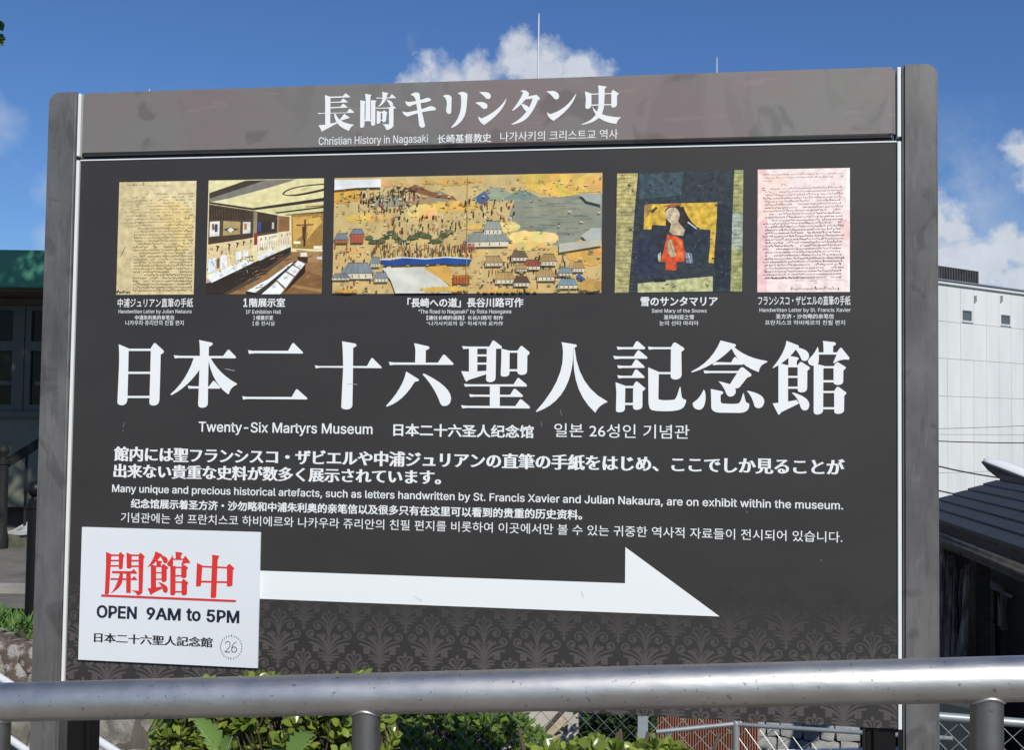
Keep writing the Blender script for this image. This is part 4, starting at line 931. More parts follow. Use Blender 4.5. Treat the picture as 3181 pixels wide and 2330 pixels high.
HEAD = [(E_, '''145,165 222,190 218,575 148,590 148,300
222,187 390,183 425,148 *433,140 445,148 497,190 495,198 222,207
222,262 362,257 392,220 *400,212 412,220 462,262 460,270 222,275
222,335 358,330 390,293 *398,286 410,292 460,335 458,343 222,352
45,415 80,418 452,410 482,362 *490,354 500,360 553,405 550,415 70,430 55,435
55,588 148,582 218,565 315,545 330,555 120,668 105,682
272,430 295,430 *340,560 553,580 *495,620 480,668 *280,600
415,428 495,485 375,522 350,515'''), (E_, '''638,235 710,255 700,300 697,580 *690,628 660,625 *635,622 636,600 640,300
708,147 798,165 780,190 780,515 710,515 715,250
790,235 868,245 850,270 848,565 *845,597 815,596 *788,594 790,570
r692,513,795,533
862,200 900,203 1050,200 1078,152 1140,205 1138,210 900,215 870,218
943,122 1035,140 1015,165 1000,225 *960,310 875,338 *955,270 950,180
1000,230 1020,232 *1090,250 1100,300 1060,325 *1040,280
850,340 890,345 1060,340 1075,295 1140,350 1138,355 860,357
1040,335 1105,335 1103,600 *1070,650 1003,657 *990,600 945,572 1040,575
870,385 925,400 920,548 *905,572 885,570 *868,568 868,550
945,400 972,380 1020,412 1008,430 1000,520 *990,550 965,547 *948,545 948,530
r922,400,948,416
r920,510,950,525'''), (E_, '''1340,165 *1380,125 1430,130 *1475,135 1470,175 1480,270 1500,400 1545,595 *1535,625 1500,622 *1470,615 1462,590 1440,400 1420,270 *1410,170
1265,250 *1290,262 1330,262 *1450,250 1570,205 *1630,205 1628,240 *1600,262 1480,278 *1370,300 1330,327 *1275,315
1228,388 *1250,408 1300,405 *1450,385 1590,330 *1640,305 1695,350 *1700,380 1670,380 *1500,395 1300,468 *1230,445'''), (E_, '''1790,180 *1820,160 1870,163 *1918,175 1916,210 1910,400 *1905,430 1880,432 *1845,425 1838,380 1850,300 *1850,200
1997,145 *2040,118 2080,122 *2140,135 2138,165 2125,330 *2110,550 1920,625 *1905,625 1915,610 *2080,450 2045,170 *2020,150'''), (F_, '''132,130 *180,118 235,125 *298,135 298,185 *290,222 262,222 *235,220 220,200 *170,145
80,280 *110,262 170,262 *252,275 252,320 *245,360 215,362 *185,360 165,335 *125,295
518,215 *480,400 205,585 *125,540 120,460 *145,490 175,492 *400,390 500,235 *510,215'''), (F_, '''710,112 *750,88 795,108 *835,130 832,155 *820,190 780,230 *710,320 605,388 *595,385 600,375 *720,220 750,130 *730,118
810,185 925,165 *935,158 945,168 985,210 *985,232 955,240 885,215 770,230 795,195
885,215 955,240 *880,430 780,510 *700,565 590,582 *580,580 590,572 *820,450
720,290 *800,295 835,345 800,395 *770,390'''), (F_, '''1073,118 *1130,105 1180,110 *1255,130 1253,190 *1245,228 1212,228 *1190,226 1175,205 *1130,145
1495,145 *1440,350 1175,528 *1085,480 1083,400 *1100,430 1135,432 *1350,370 1480,160 *1490,145'''), (F_, '''1798,30 1920,48 1890,80 1890,150 1880,330 *1850,480 1790,500 *1720,560 1575,582 *1560,582 1570,572 *1820,500 1805,250 1805,100
1613,115 1705,145 1705,310 *1695,360 1645,360 *1618,355 1620,330 1628,220
1983,130 2005,92 2088,145 *2085,155 2062,175 2062,300 *2045,342 2010,342 *1980,340 1983,310
1700,148 1985,138 1985,152 1700,163
1700,300 1985,292 1985,308 1700,316
1715,315 *1780,470 2120,478 *2060,520 2055,572 *1750,540''')]
for fr_, dat in HEAD:
    mb = MB(); strokes(mb, dat, fr_, HD); LZ(mb, 'title_character', m_ink, header)
# arrow
mb = MB(); mb.poly([(x, -0.0007, z) for x, z in ((-0.92, -0.4455), (0.39, -0.4455), (0.39, -0.362), (0.606, -0.5135), (-0.92, -0.5135))]); LZ(mb, 'arrow_print', m_ink, panel)

sc_ = MB(); rs = random.Random(77)
for (x, y, dx, dy) in ((388, 1312, -6, 16), (384, 1336, -3, 5), (1681, 1312, 1, 14), (2319, 1588, 3, 7), (1740, 1272, 5, 20), (2548, 1740, 6, 4), (640, 1590, 4, 6)):
    a, c = face(x, y), face(x + dx, y + dy); ribbon_ = [(a[0], a[1]), (c[0], c[1])]
    q = (-(c[1] - a[1]), c[0] - a[0]); l = math.hypot(*q); q = (q[0] / l * .0009, q[1] / l * .0009)
    sc_.poly([(a[0] - q[0], -.0003, a[1] - q[1]), (a[0] + q[0], -.0003, a[1] + q[1]), (c[0] + q[0], -.0003, c[1] + q[1]), (c[0] - q[0], -.0003, c[1] - q[1])])
LZ(sc_, 'scratches', mat('scuffed_film', (0.14, 0.14, 0.14), .6), panel, kind='stuff')
sc_ = MB()
for (x, y, dx, dy) in ((1805, 1835, 8, 22), (2400, 1480, 0, 0), (1290, 1853, 22, 16), (700, 1146, 30, 6), (1080, 1192, 30, 3)):
    if not dx: continue
    a, c = face(x, y), face(x + dx, y + dy); q = (-(c[1] - a[1]), c[0] - a[0]); l = math.hypot(*q); q = (q[0] / l * .0006, q[1] / l * .0006)
    sc_.poly([(a[0] - q[0], -.0013, a[1] - q[1]), (a[0] + q[0], -.0013, a[1] + q[1]), (c[0] + q[0], -.0013, c[1] + q[1]), (c[0] - q[0], -.0013, c[1] - q[1])])
LZ(sc_, 'print_scuffs', mat('scuffed_print', (0.5, 0.51, 0.5), .6), panel, kind='stuff')

# ---- damask ornament printed along the foot of the panel
def ribbon(mb, pts, w0, w1, h, wm=None):
    n = len(pts); L_, R_ = [], []
    for i, p in enumerate(pts):
        a, c = pts[max(i - 1, 0)], pts[min(i + 1, n - 1)]; d = (c[0] - a[0], c[1] - a[1]); l = math.hypot(*d) or 1
        t = i / (n - 1); w = (w0 + (w1 - w0) * t) if wm is None else (w0 * (1-t)**2 + 2 * wm * t * (1-t) * 1.3 + w1 * t * t)
        q = (-d[1] / l * w / 2, d[0] / l * w / 2); L_.append((p[0] + q[0], h, p[1] + q[1])); R_.append((p[0] - q[0], h, p[1] - q[1]))
    mb.mesh(L_ + R_, [(i, i + 1, n + i + 1, n + i) for i in range(n - 1)])
def disc(mb, c, r, h, n=10): mb.poly([(c[0] + r * math.cos(2*math.pi*i/n), h, c[1] + r * math.sin(2*math.pi*i/n)) for i in range(n)])
def q3(a, b, c, n=9): return [((1-t)**2*a[0] + 2*t*(1-t)*b[0] + t*t*c[0], (1-t)**2*a[1] + 2*t*(1-t)*b[1] + t*t*c[1]) for t in [i/(n-1) for i in range(n)]]
def curl(c, r0, a0, turns, n=16, r1=6): return [(c[0] + (r0 + (r1 - r0) * t) * math.cos(a0 + turns * 2*math.pi*t), c[1] + (r0 + (r1 - r0) * t) * math.sin(a0 + turns * 2*math.pi*t)) for t in [i/(n-1) for i in range(n)]]
def motif():
    m = MB(); k = [0]
    def hh_(): k[0] += 1; return -0.0004 - 0.000004 * k[0]
    for s in (-1, 1):
        X = lambda p: [(s * a, b) for a, b in p]
        # tulip side curls, upper scroll, lower scroll, inner scroll, plumes, leaves, flowers (y measured up from the stem foot, unit = photo px)
        ribbon(m, X(q3((6, 372), (12, 425), (34, 424)) + q3((38, 424), (60, 420), (52, 398), 6)), 8, 16, hh_())
        ribbon(m, X(q3((4, 290), (10, 378), (62, 398))), 12, 26, hh_())
        ribbon(m, X(q3((4, 250), (14, 352), (82, 366), 10) + curl((88, 330), 36, math.pi / 2, -1.15, 18, 8)[1:]), 10, 15, hh_())
        disc(m, (s * 86, 330), 13, hh_())
        ribbon(m, X(q3((4, 130), (40, 212), (120, 232), 12) + q3((124, 233), (172, 240), (172, 268), 6)[1:] + curl((140, 268), 32, 0, 1.0, 18, 8)[1:]), 10, 15, hh_())
        disc(m, (s * 138, 266), 12, hh_())
        ribbon(m, X(q3((4, 150), (28, 240), (92, 262), 9)), 12, 20, hh_(), wm=26)
        ribbon(m, X(q3((4, 180), (8, 250), (44, 276), 9) + curl((48, 254), 22, math.pi / 2, -1.0, 12, 6)[1:]), 8, 11, hh_())
        disc(m, (s * 48, 254), 10, hh_())
        ribbon(m, X(q3((4, 110), (50, 192), (158, 206), 9)), 8, 14, hh_(), wm=22)
        for (fx, fy) in ((88, 172), (112, 172), (88, 148), (112, 148)): disc(m, (s * fx, s * 0 + fy), 15, hh_(), 9)
        ribbon(m, X(q3((4, 92), (40, 140), (84, 120), 7)), 6, 10, hh_(), wm=16)
        ribbon(m, X(q3((4, 72), (30, 112), (88, 98), 7)), 8, 6, hh_(), wm=26)
        ribbon(m, X(q3((4, 60), (24, 88), (58, 74), 6)), 8, 4, hh_(), wm=18)
        ribbon(m, X(q3((2, 40), (18, 60), (30, 44), 6)), 8, 12, hh_())
    ribbon(m, [(0, 330), (0, 220), (0, 120), (0, 60)], 6, 24, hh_()); ribbon(m, [(0, 62), (0, 30)], 20, 14, hh_())
    disc(m, (0, 18), 16, hh_()); m.poly([(0, -4, 1)][:0] or [(-10, hh_(), 14), (10, hh_(), 14), (0, hh_(), -6)])
    h = hh_(); m.poly([(0, h, 462), (14, h, 440), (8, h, 418), (-8, h, 418), (-14, h, 440)])
    ribbon(m, q3((-5, 408), (-16, 372), (0, 350), 6), 4, 7, hh_()); ribbon(m, q3((5, 408), (16, 372), (0, 350), 6), 4, 7, hh_())
    return m
mo = motif(); mm = MB(); PIT_ = 0.12615; KS = PIT_ / 397.0
for row in range(0, 4):
    vb_ = -0.678 - 0.0945 * (row - 1)
    xo_ = -0.3185 + (0.5 * PIT_ if (row % 2 == 0) else 0)
    for i in range(-7, 12):
        x0_ = xo_ + i * PIT_
        if abs(x0_) > 1.07: continue
        mm.mesh([(x0_ + x * KS, y, vb_ + z * KS) for x, y, z in mo.v], mo.f)
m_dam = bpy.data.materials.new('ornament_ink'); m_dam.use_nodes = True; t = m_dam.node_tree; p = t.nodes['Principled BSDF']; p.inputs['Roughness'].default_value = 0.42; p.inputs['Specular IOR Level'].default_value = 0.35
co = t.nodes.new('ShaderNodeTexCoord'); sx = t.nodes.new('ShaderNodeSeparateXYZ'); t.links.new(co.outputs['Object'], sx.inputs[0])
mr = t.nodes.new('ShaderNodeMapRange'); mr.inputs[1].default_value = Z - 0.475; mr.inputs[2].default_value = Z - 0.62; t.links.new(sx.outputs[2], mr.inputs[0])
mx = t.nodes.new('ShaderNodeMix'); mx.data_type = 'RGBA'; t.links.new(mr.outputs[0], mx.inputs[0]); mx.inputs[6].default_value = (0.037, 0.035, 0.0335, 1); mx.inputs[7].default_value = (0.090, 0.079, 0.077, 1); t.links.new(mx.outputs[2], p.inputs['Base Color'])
me = bpy.data.meshes.new('ornament'); me.from_pydata([(x, y, z + Z) for x, y, z in mm.v], [], mm.f)
bm = bmesh.new(); bm.from_mesh(me)
for co_, no_ in (((-0.9955, 0, 0), (-1, 0, 0)), ((0.9955, 0, 0), (1, 0, 0)), ((0, 0, Z + VB + 0.0005), (0, 0, -1))):
    bmesh.ops.bisect_plane(bm, geom=list(bm.verts) + list(bm.edges) + list(bm.faces), plane_co=co_, plane_no=no_, clear_outer=True)
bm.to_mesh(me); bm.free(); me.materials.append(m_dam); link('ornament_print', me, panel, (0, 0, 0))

# ---- the five printed pictures
m_pic = vcmat('picture_print', 0.45, 60, 0.16); m_aged = vcmat('old_paper_print', 0.45, 55, 0.22); m_gold = vcmat('gold_ground_print', 0.45, 26, 0.16); m_cloth = vcmat('mottled_print', 0.45, 70, 0.45)
def picture(u0, u1, v0, v1, fx0, fx1, fy0, fy1, polys, m, extra=None, base=None, nm='picture'):
    mb = MB(); k = [0]
    def P(x, y): return (u0 + (x - fx0) / (fx1 - fx0) * (u1 - u0), v1 - (y - fy0) / (fy1 - fy0) * (v1 - v0))
    def hh_(): k[0] += 1; return -(0.0006 + 0.0000025 * k[0])
    def pl(pts, c, alb=True):
        q = []
        for x, y in pts:
            a, b_ = P(x, y); q.append((min(max(a, u0), u1), min(max(b_, v0), v1)))
        h = hh_(); hh2 = h
        if len(q) > 4:
            f_ = MB(); fill([q], -h, f_, lambda x, y: (x, y), s2l(c)); mb.mesh(f_.v, f_.f, s2l(c))
        else: mb.poly([(x, h, z) for x, z in q], s2l(c))
    def rb(pts, w, c):
        q = [P(min(max(x, fx0 + 3), fx1 - 3), min(max(y, fy0 + 3), fy1 - 3)) for x, y in pts]; t_ = MB(); ribbon(t_, q, w, w, hh_()); mb.mesh(t_.v, t_.f, s2l(c))
    pl([(fx0, fy0), (fx1, fy0), (fx1, fy1), (fx0, fy1)], base)
    for c, s in polys: pl(glyph(s), c)
    if extra: extra(pl, rb)
    return LZ(mb, nm, m, panel)
def scrawl(rb, x0, x1, y, hgt, c, w, rs, gap=0.14, slope=0.0):
    x = x0
    while x < x1:
        L_ = rs.uniform(14, 60)
        if rs.random() > gap:
            n = max(4, int(L_ / 5)); pts = []
            for i in range(n):
                xx = x + L_ * i / (n - 1); pts.append((min(xx, x1), y + slope * (xx - x0) + (hgt * (0.5 if i % 2 else -0.5)) * rs.uniform(0.2, 1.0) - (hgt * 0.9 if rs.random() < 0.10 else 0)))
            rb(pts, w * rs.uniform(0.7, 1.3), c)
        x += L_ + rs.uniform(3, 10)
PW = (0.2315, 0.5168)
def ex1(pl, rb):
    rs = random.Random(21)
    for k, (a, c) in enumerate((((430, 300, 760, 560), (226, 205, 150)), ((520, 330, 860, 900), (224, 200, 140)), ((300, 600, 700, 1100), (214, 194, 142)))):
        cx_, cy_ = (a[0] + a[2]) / 2, (a[1] + a[3]) / 2; rx, ry = (a[2] - a[0]) / 2, (a[3] - a[1]) / 2
        pl([(min(873, cx_ + rx * math.cos(t) * rs.uniform(.85, 1.1)), cy_ + ry * math.sin(t) * rs.uniform(.85, 1.1)) for t in [i * 2 * math.pi / 16 for i in range(16)]], c)
    scrawl(rb, 150, 330, 165, 22, (92, 78, 54), 0.0014, rs); scrawl(rb, 380, 600, 178, 18, (140, 124, 88), 0.0009, rs)
    for k in range(9): scrawl(rb, 95, 240 + rs.uniform(0, 120), 300 + k * 36, 14, (128, 112, 78), 0.0010, rs, 0.25)
    for k in range(24): scrawl(rb, 246, 852, 515 + k * 31.5, 16, (104, 86, 52) if k % 3 else (84, 68, 42), 0.00115, rs, 0.10)
    for k in range(8): scrawl(rb, 250, 850, 260 + k * 31, 10, (176, 156, 108), 0.0010, rs, 0.35)
    rb([(160, 790), (140, 830), (110, 890)], 0.0010, (110, 92, 60)); scrawl(rb, 80, 215, 1255, 22, (16, 14, 12), 0.0022, rs, 0)
picture(-0.889, -0.6835, *PW, 75, 875, 133, 1280, [((206, 190, 144), '75,133 240,133 235,500 225,900 235,1280 75,1280'), ((222, 206, 160), 'r380,133,875,420')], m_aged, ex1, (214, 196, 148), 'old_letter_picture')
def ex5(pl, rb):
    rs = random.Random(22)
    pl([(1345, 100), (1600, 110), (1560, 420), (1342, 520)], (246, 218, 204))
    pl([(2060, 500), (2140, 520), (2140, 700), (2070, 690)], (242, 206, 200))
    scrawl(rb, 1380, 2090, 108, 14, (40, 28, 30), 0.0009, rs, 0.05); scrawl(rb, 1385, 2085, 136, 12, (40, 28, 30), 0.0009, rs, 0.05); scrawl(rb, 1382, 1450, 163, 10, (40, 28, 30), 0.0009, rs, 0)
    rb([(1590, 210), (1570, 192), (1545, 196), (1545, 215)], 0.0009, (40, 28, 30)); rb([(1400, 222), (1378, 228), (1380, 245), (1410, 248)], 0.0014, (35, 25, 28))
    for k in range(29): scrawl(rb, 1400 - (k % 4 == 3) * 18 + (k == 0) * 20, 2070 + rs.uniform(-15, 30), 235 + k * 28, 13, (38, 26, 30), 0.0010, rs, 0.04, -0.01)
    scrawl(rb, 1400, 1740, 1020, 14, (38, 26, 30), 0.0010, rs, 0.04)
    rb([(1670, 1040), (1750, 1040)], 0.0006, (120, 90, 90)); rb([(1800, 1045), (1860, 1042)], 0.0007, (120, 70, 70)); rb([(1830, 1062), (1865, 1062)], 0.0006, (160, 60, 60))
    scrawl(rb, 1630, 2050, 1115, 20, (60, 48, 50), 0.0009, rs, 0.05); rb([(1650, 1015), (2140, 1045)], 0.0004, (200, 170, 175))
picture(0.6875, 0.8935, *PW, 1334, 2147, 60, 1143, [((238, 200, 196), 'r1334,60,1420,1143'), ((250, 244, 236), 'r2115,60,2147,420'), ((250, 246, 240), 'r2125,900,2147,1143')], m_pic, ex5, (244, 224, 218), 'letter_picture')
CR = (226, 217, 165)
hall = [((72, 62, 52), '975,240 1350,120 1560,118 1330,190 975,300'), ((128, 124, 110), '975,300 1330,190 1560,118 1880,115 1600,195 1180,300 970,335'), ((225, 216, 160), '1430,400 1180,330 1650,200 1900,118 2150,110 2150,310'),
 ((214, 206, 150), '1700,470 1450,415 2150,345 2150,460'), ((58, 50, 42), '975,330 1430,402 2150,308 2150,345 1440,425 975,350'), ((60, 52, 44), '1650,450 2150,395 2150,412 1680,462'), ((64, 56, 46), '1750,475 2150,447 2150,462 1790,482'),
 ((62, 54, 46), '1725,265 *1760,180 2150,165 2150,178 *1800,190 1745,262 *1780,300 2150,215 2150,240 *1800,320 1725,265'), ((196, 190, 150), '1905,230 *1940,195 1995,205 *1985,235 1905,230'), ((130, 78, 40), '1960,395 2150,382 2150,395 1980,402'),
 ((84, 70, 52), '975,355 1440,430 1690,480 1690,660 1430,700 975,760'), ((50, 42, 33), '975,375 1420,445 1420,520 975,520'), ((228, 226, 214), '988,535 1090,530 1090,680 988,690'), ((150, 70, 50), '1010,560 1030,555 1040,610 1015,630'), ((60, 70, 110), '1040,560 1070,560 1070,640 1040,640'), ((172, 150, 100), '1128,528 1305,540 1305,665 1128,680'),
 ((60, 48, 36), '1130,615 1205,600 1290,615 1205,645'), ((235, 232, 225), '1170,622 1205,598 1245,622 1205,648'), ((214, 214, 200), '1332,540 1410,545 1410,655 1332,662'), ((180, 120, 70), '1345,560 1370,560 1375,620 1348,625'), ((74, 60, 44), '975,700 1435,665 1435,705 975,770'),
 ((60, 50, 40), '1480,450 1680,480 1680,640 1480,660'), ((60, 80, 130), '1490,545 1520,545 1520,640 1490,645'), ((200, 190, 170), '1630,550 1652,552 1652,615 1630,618'), ((150, 136, 108), '1440,440 1478,446 1478,660 1440,700'), ((150, 136, 108), '1683,480 1703,484 1703,650 1683,660'), ((140, 100, 60), '1703,485 1810,495 1810,640 1703,650'),
 ((222, 200, 150), '975,770 1435,705 1435,900 975,1060'), ((235, 225, 195), '1480,690 1690,660 1690,830 1480,880'), ((230, 215, 180), '1703,655 1830,645 1830,780 1703,820'),
 ((158, 122, 62), '1825,475 2150,462 2150,830 1840,815'), ((206, 164, 84), '1840,500 2040,490 2000,640 1850,760'), ((214, 176, 96), '2010,520 2120,500 2140,560 2060,640 1990,740'), ((50, 34, 20), '1960,525 1975,525 1975,800 1955,800'), ((96, 66, 32), '1880,575 2055,572 2055,584 1880,590'), ((90, 62, 32), '1938,595 1985,590 1975,720 1945,740'), ((255, 240, 200), '1855,745 1925,745 1925,770 1855,770'), ((235, 225, 200), '2060,795 2145,790 2145,828 2060,822'),
 ((148, 112, 70), '1200,1277 1840,850 2150,850 2150,1277'), ((168, 132, 86), '1880,830 2150,860 2150,960 2000,960'), ((130, 95, 56), '1500,1277 1900,1010 2150,1100 2150,1277'), ((160, 124, 76), '1850,1180 2150,1230 2150,1262 1840,1205'),
 ((52, 44, 36), '965,1160 1440,960 1830,800 1830,850 1450,1120 1150,1277 965,1277'), ((84, 70, 54), '1450,1100 1830,850 1840,870 1500,1130 1200,1277 1140,1277'),
 ((236, 240, 238), '975,1085 1400,925 1445,960 1200,1075 1020,1160'), ((226, 232, 232), '1480,890 1640,840 1695,850 1510,940'), ((226, 230, 228), '1705,820 1790,778 1830,785 1730,835'), ((200, 160, 150), '965,1110 1020,1150 965,1165'),
 ((225, 235, 240), '980,920 1060,905 1060,1040 980,1060'), ((236, 234, 236), '1108,885 1175,870 1175,1005 1108,1015'), ((236, 238, 240), '1268,850 1320,840 1325,935 1268,950'), ((226, 238, 240), '1345,830 1390,822 1390,905 1345,920'),
 ((120, 96, 70), '1070,915 1100,905 1100,1010 1070,1015'), ((150, 60, 50), '1450,660 1485,650 1485,775 1450,780'), ((50, 40, 30), '1380,1240 1540,1277 1380,1277'), ((238, 244, 242), '1385,1245 1640,1100 1850,950 1870,965 1690,1110 1470,1260'),
 ((60, 54, 48), '1490,1262 1880,940 1900,950 1540,1277 1480,1277'), ((240, 244, 242), '1540,1277 1690,1150 1770,1230 1730,1277'), ((236, 240, 240), '1695,1135 1780,1055 1865,1105 1785,1215'), ((236, 240, 240), '1790,1045 1850,990 1925,1030 1875,1095'), ((238, 240, 240), '1860,980 1905,940 1975,975 1935,1025'),
 ((44, 36, 30), '1790,1225 1980,975 1980,1060 1890,1150 1760,1277'), ((60, 46, 36), '1895,900 2005,905 2000,970 1905,935'), ((236, 230, 210), '1930,860 1990,860 1995,900 1925,900'), ((215, 215, 215), '2095,905 2145,900 2145,935 2095,925')]
def ex2(pl, rb):
    for k in range(26): x = 985 + k * 17; rb([(x, 385 + k * 2.6), (x, 520)], 0.0014, (104, 86, 62))
    for k in range(10): x = 1490 + k * 19; rb([(x, 460 + k * 3), (x, 540)], 0.0012, (92, 76, 56))
    for x, y, s in ((1075, 800, 1), (1195, 780, .9), (1280, 765, .85), (1345, 752, .75), (1418, 738, .65), (1523, 720, .5), (1570, 710, .45), (1612, 702, .42), (1635, 698, .4), (1655, 694, .4), (1675, 690, .4), (1735, 682, .4), (1790, 675, .35), (1815, 668, .35)):
        pl([(x - 22*s, y - 22*s), (x + 22*s, y - 14*s), (x + 10*s, y + 6*s), (x - 2*s, y + 42*s), (x - 12*s, y + 38*s), (x - 4*s, y)], (38, 30, 24))
    rs = random.Random(4)
    for k in range(14): x = 1490 + k * 24; rb([(x, 770 - k * 5), (x, 850 - k * 7)], 0.0009, (120, 96, 72))
    for k in range(10): x = 1500 + rs.random() * 180; rb([(x, 800), (x + 8, 830)], 0.001, (150, 90, 70))
    for k in range(60):
        x, y = rs.uniform(975, 1430), rs.uniform(790, 1040); rb([(x, y), (x + rs.uniform(-10, 16), y + rs.uniform(6, 30))], rs.uniform(.0012, .0026), rs.choice(((120, 96, 70), (90, 74, 58), (206, 186, 150), (150, 120, 96), (170, 180, 186))))
    for k in range(60):
        x = rs.uniform(1250, 2140); y = rs.uniform(880, 1270)
        if x < 1985 and y > 1277 - (x - 1380) * .62: continue
        rb([(x, y), (x + rs.uniform(30, 90), y - rs.uniform(6, 30))], rs.uniform(.001, .002), rs.choice(((120, 88, 52), (176, 140, 94), (106, 80, 50))))
    for k in range(24): x = 1840 + rs.uniform(0, 290); y = rs.uniform(480, 800); rb([(x, y), (x + rs.uniform(-20, 20), y + rs.uniform(-12, 12))], .0024, rs.choice(((190, 148, 76), (140, 108, 56), (220, 184, 108))))
    for x, y in ((1230, 1010), (1330, 985), (1100, 1080), (1560, 895), (1620, 870), (1640, 1200), (1760, 1110), (1850, 1050), (1900, 1000)): rb([(x, y), (x + 40, y - 14)], .0016, (190, 190, 186)); rb([(x + 6, y + 14), (x + 44, y)], .0012, (160, 160, 160))
    for y0, y1 in ((1060, 1040), (1100, 1068)): rb([(1430, y0), (1600, y1)], 0.0014, (70, 52, 36))
picture(-0.6515, -0.3535, *PW, 965, 2150, 112, 1277, hall, m_pic, ex2, CR, 'exhibition_hall_picture')
# wide picture: a plain golden folding-screen style landscape of clouds, water, hills and roofs
def ex3(pl, rb):
    rs = random.Random(8)
    def cloud(cx_, cy_, w, h, c, n=9):
        for k in range(n):
            t = (k + .5) / n; r = h * (0.55 + 0.45 * math.sin(math.pi * t)) * rs.uniform(.8, 1.15); x = cx_ - w / 2 + w * t; y = cy_ + rs.uniform(-.15, .15) * h
            pl([(x + r * 1.2 * math.cos(a), y + r * math.sin(a)) for a in [i * math.pi / 6 for i in range(12)]], tuple(int(q * rs.uniform(.93, 1.06)) for q in c))
            rb([(x - r * .6, y + r * .5), (x, y + r * .75), (x + r * .6, y + r * .5)], .0012, tuple(int(q * .82) for q in c))
    for k in range(5): cloud(rs.uniform(150, 2100), rs.uniform(640, 720), 300, 26, (212, 176, 104), 6)
    hills = [((150, 152, 128), 520, 260, 420, 110), ((138, 146, 118), 900, 230, 300, 90), ((168, 140, 100), 740, 250, 330, 100), ((150, 160, 134), 1350, 220, 420, 120), ((122, 140, 128), 1560, 230, 320, 80)]
    for c, x, y, w, h in hills: pl([(x - w / 2, y + h * .4), (x - w * .3, y - h * .1), (x - w * .1, y - h * .5), (x + w * .08, y - h * .42), (x + w * .3, y), (x + w / 2, y + h * .45)], c)
    pl([(560, 190), (700, 130), (830, 190), (1010, 230), (1040, 262), (860, 240), (700, 190)], (140, 92, 60))
    pl([(1190, 240), (1260, 190), (1300, 250), (1260, 300), (1200, 290)], (80, 96, 130))
    for k in range(60): xq = 1540 + rs.uniform(0, 480); yq = 260 + rs.uniform(0, 320); rb([(xq, yq), (xq + rs.uniform(40, 160), yq + rs.uniform(-3, 3))], 0.0018, rs.choice(((122, 128, 112), (150, 152, 134), (112, 120, 108))))
    for k in range(5): pl([(1560 + k * 70, 350), (1620 + k * 70, 356), (1605 + k * 70, 366), (1575 + k * 70, 364)], (156, 146, 98))
    cloud(1000, 310, 420, 44, (226, 184, 92)); cloud(760, 360, 180, 60, (232, 200, 118)); cloud(320, 395, 330, 38, (222, 184, 100)); cloud(1900, 150, 560, 90, (226, 188, 96), 14); cloud(1680, 100, 300, 50, (216, 174, 90)); cloud(1440, 480, 180, 40, (232, 208, 130)); cloud(1640, 570, 330, 62, (236, 212, 130), 12); cloud(1600, 640, 380, 40, (222, 196, 116))
    cloud(120, 210, 230, 60, (212, 162, 74)); cloud(420, 120, 500, 24, (214, 176, 104)); cloud(1000, 110, 500, 34, (212, 172, 94)); cloud(2080, 690, 240, 90, (214, 172, 84), 8); cloud(1180, 480, 160, 24, (218, 182, 98))
    # people and trees as small strokes
    for k in range(170):
        x, y = rs.choice(((rs.uniform(200, 700), rs.uniform(180, 330)), (rs.uniform(480, 1080), rs.uniform(370, 520)), (rs.uniform(380, 1180), rs.uniform(600, 690)), (rs.uniform(1240, 1900), rs.uniform(720, 900)), (rs.uniform(380, 1180), rs.uniform(600, 690))))
        h = rs.uniform(20, 52); c = rs.choice(((120, 82, 52), (66, 60, 46), (170, 96, 60), (150, 124, 80), (90, 100, 78), (206, 190, 150), (60, 50, 40)))
        rb([(x, y), (x + rs.uniform(-5, 5), y + h)], rs.uniform(0.0012, 0.003), c)
    for k in range(330):
        z = rs.random()
        if z < .3: x, y = rs.uniform(240, 740), rs.uniform(170, 330)
        elif z < .5: x, y = rs.uniform(480, 1090), rs.uniform(370, 520)
        elif z < .75: x, y = rs.uniform(1230, 1900), rs.uniform(700, 980)
        elif z < .85: x, y = rs.uniform(50, 420), rs.uniform(560, 990)
        else: x, y = rs.uniform(1100, 1500), rs.uniform(250, 420)
        h = rs.uniform(16, 40); c = rs.choice(((70, 54, 40), (54, 48, 38), (120, 72, 46), (158, 84, 58), (90, 92, 70), (214, 200, 160), (44, 40, 36)))
        rb([(x, y), (x, y + h)], rs.uniform(.002, .004), c); rb([(x - 5, y + h * .3), (x + 6, y + h * .34)], .0022, c)
    for k in range(26):
        x = 340 + k * 26; y = 560 + 34 * math.sin(k * 0.7) + rs.uniform(-14, 14); w = rs.uniform(40, 90)
        pl([(x - w / 2, y + 8), (x - w * .3, y - 14), (x, y - 24), (x + w * .3, y - 12), (x + w / 2, y + 6), (x, y + 14)], rs.choice(((78, 92, 58), (66, 80, 52), (96, 104, 66))))
    for x, y in ((570, 150), (625, 165), (660, 170), (700, 180), (525, 175)): rb([(x, y), (x, y + 70)], 0.0018, (80, 62, 44)); pl([(x - 24, y), (x, y - 16), (x + 24, y), (x, y + 8)], (90, 72, 50))
    for k in range(700):
        x, y = rs.uniform(60, 2170), rs.uniform(100, 1000)
        if x > 1450 and 230 < y < 600 and rs.random() < .8: continue
        c = rs.choice(((176, 150, 100), (150, 140, 96), (222, 198, 140), (128, 112, 78), (196, 160, 92), (168, 160, 124), (120, 124, 96), (214, 206, 176)))
        w = rs.uniform(6, 34); rb([(x, y), (x + w * .5, y + rs.uniform(-5, 5)), (x + w, y + rs.uniform(-4, 4))], rs.uniform(0.0012, 0.0032), c)
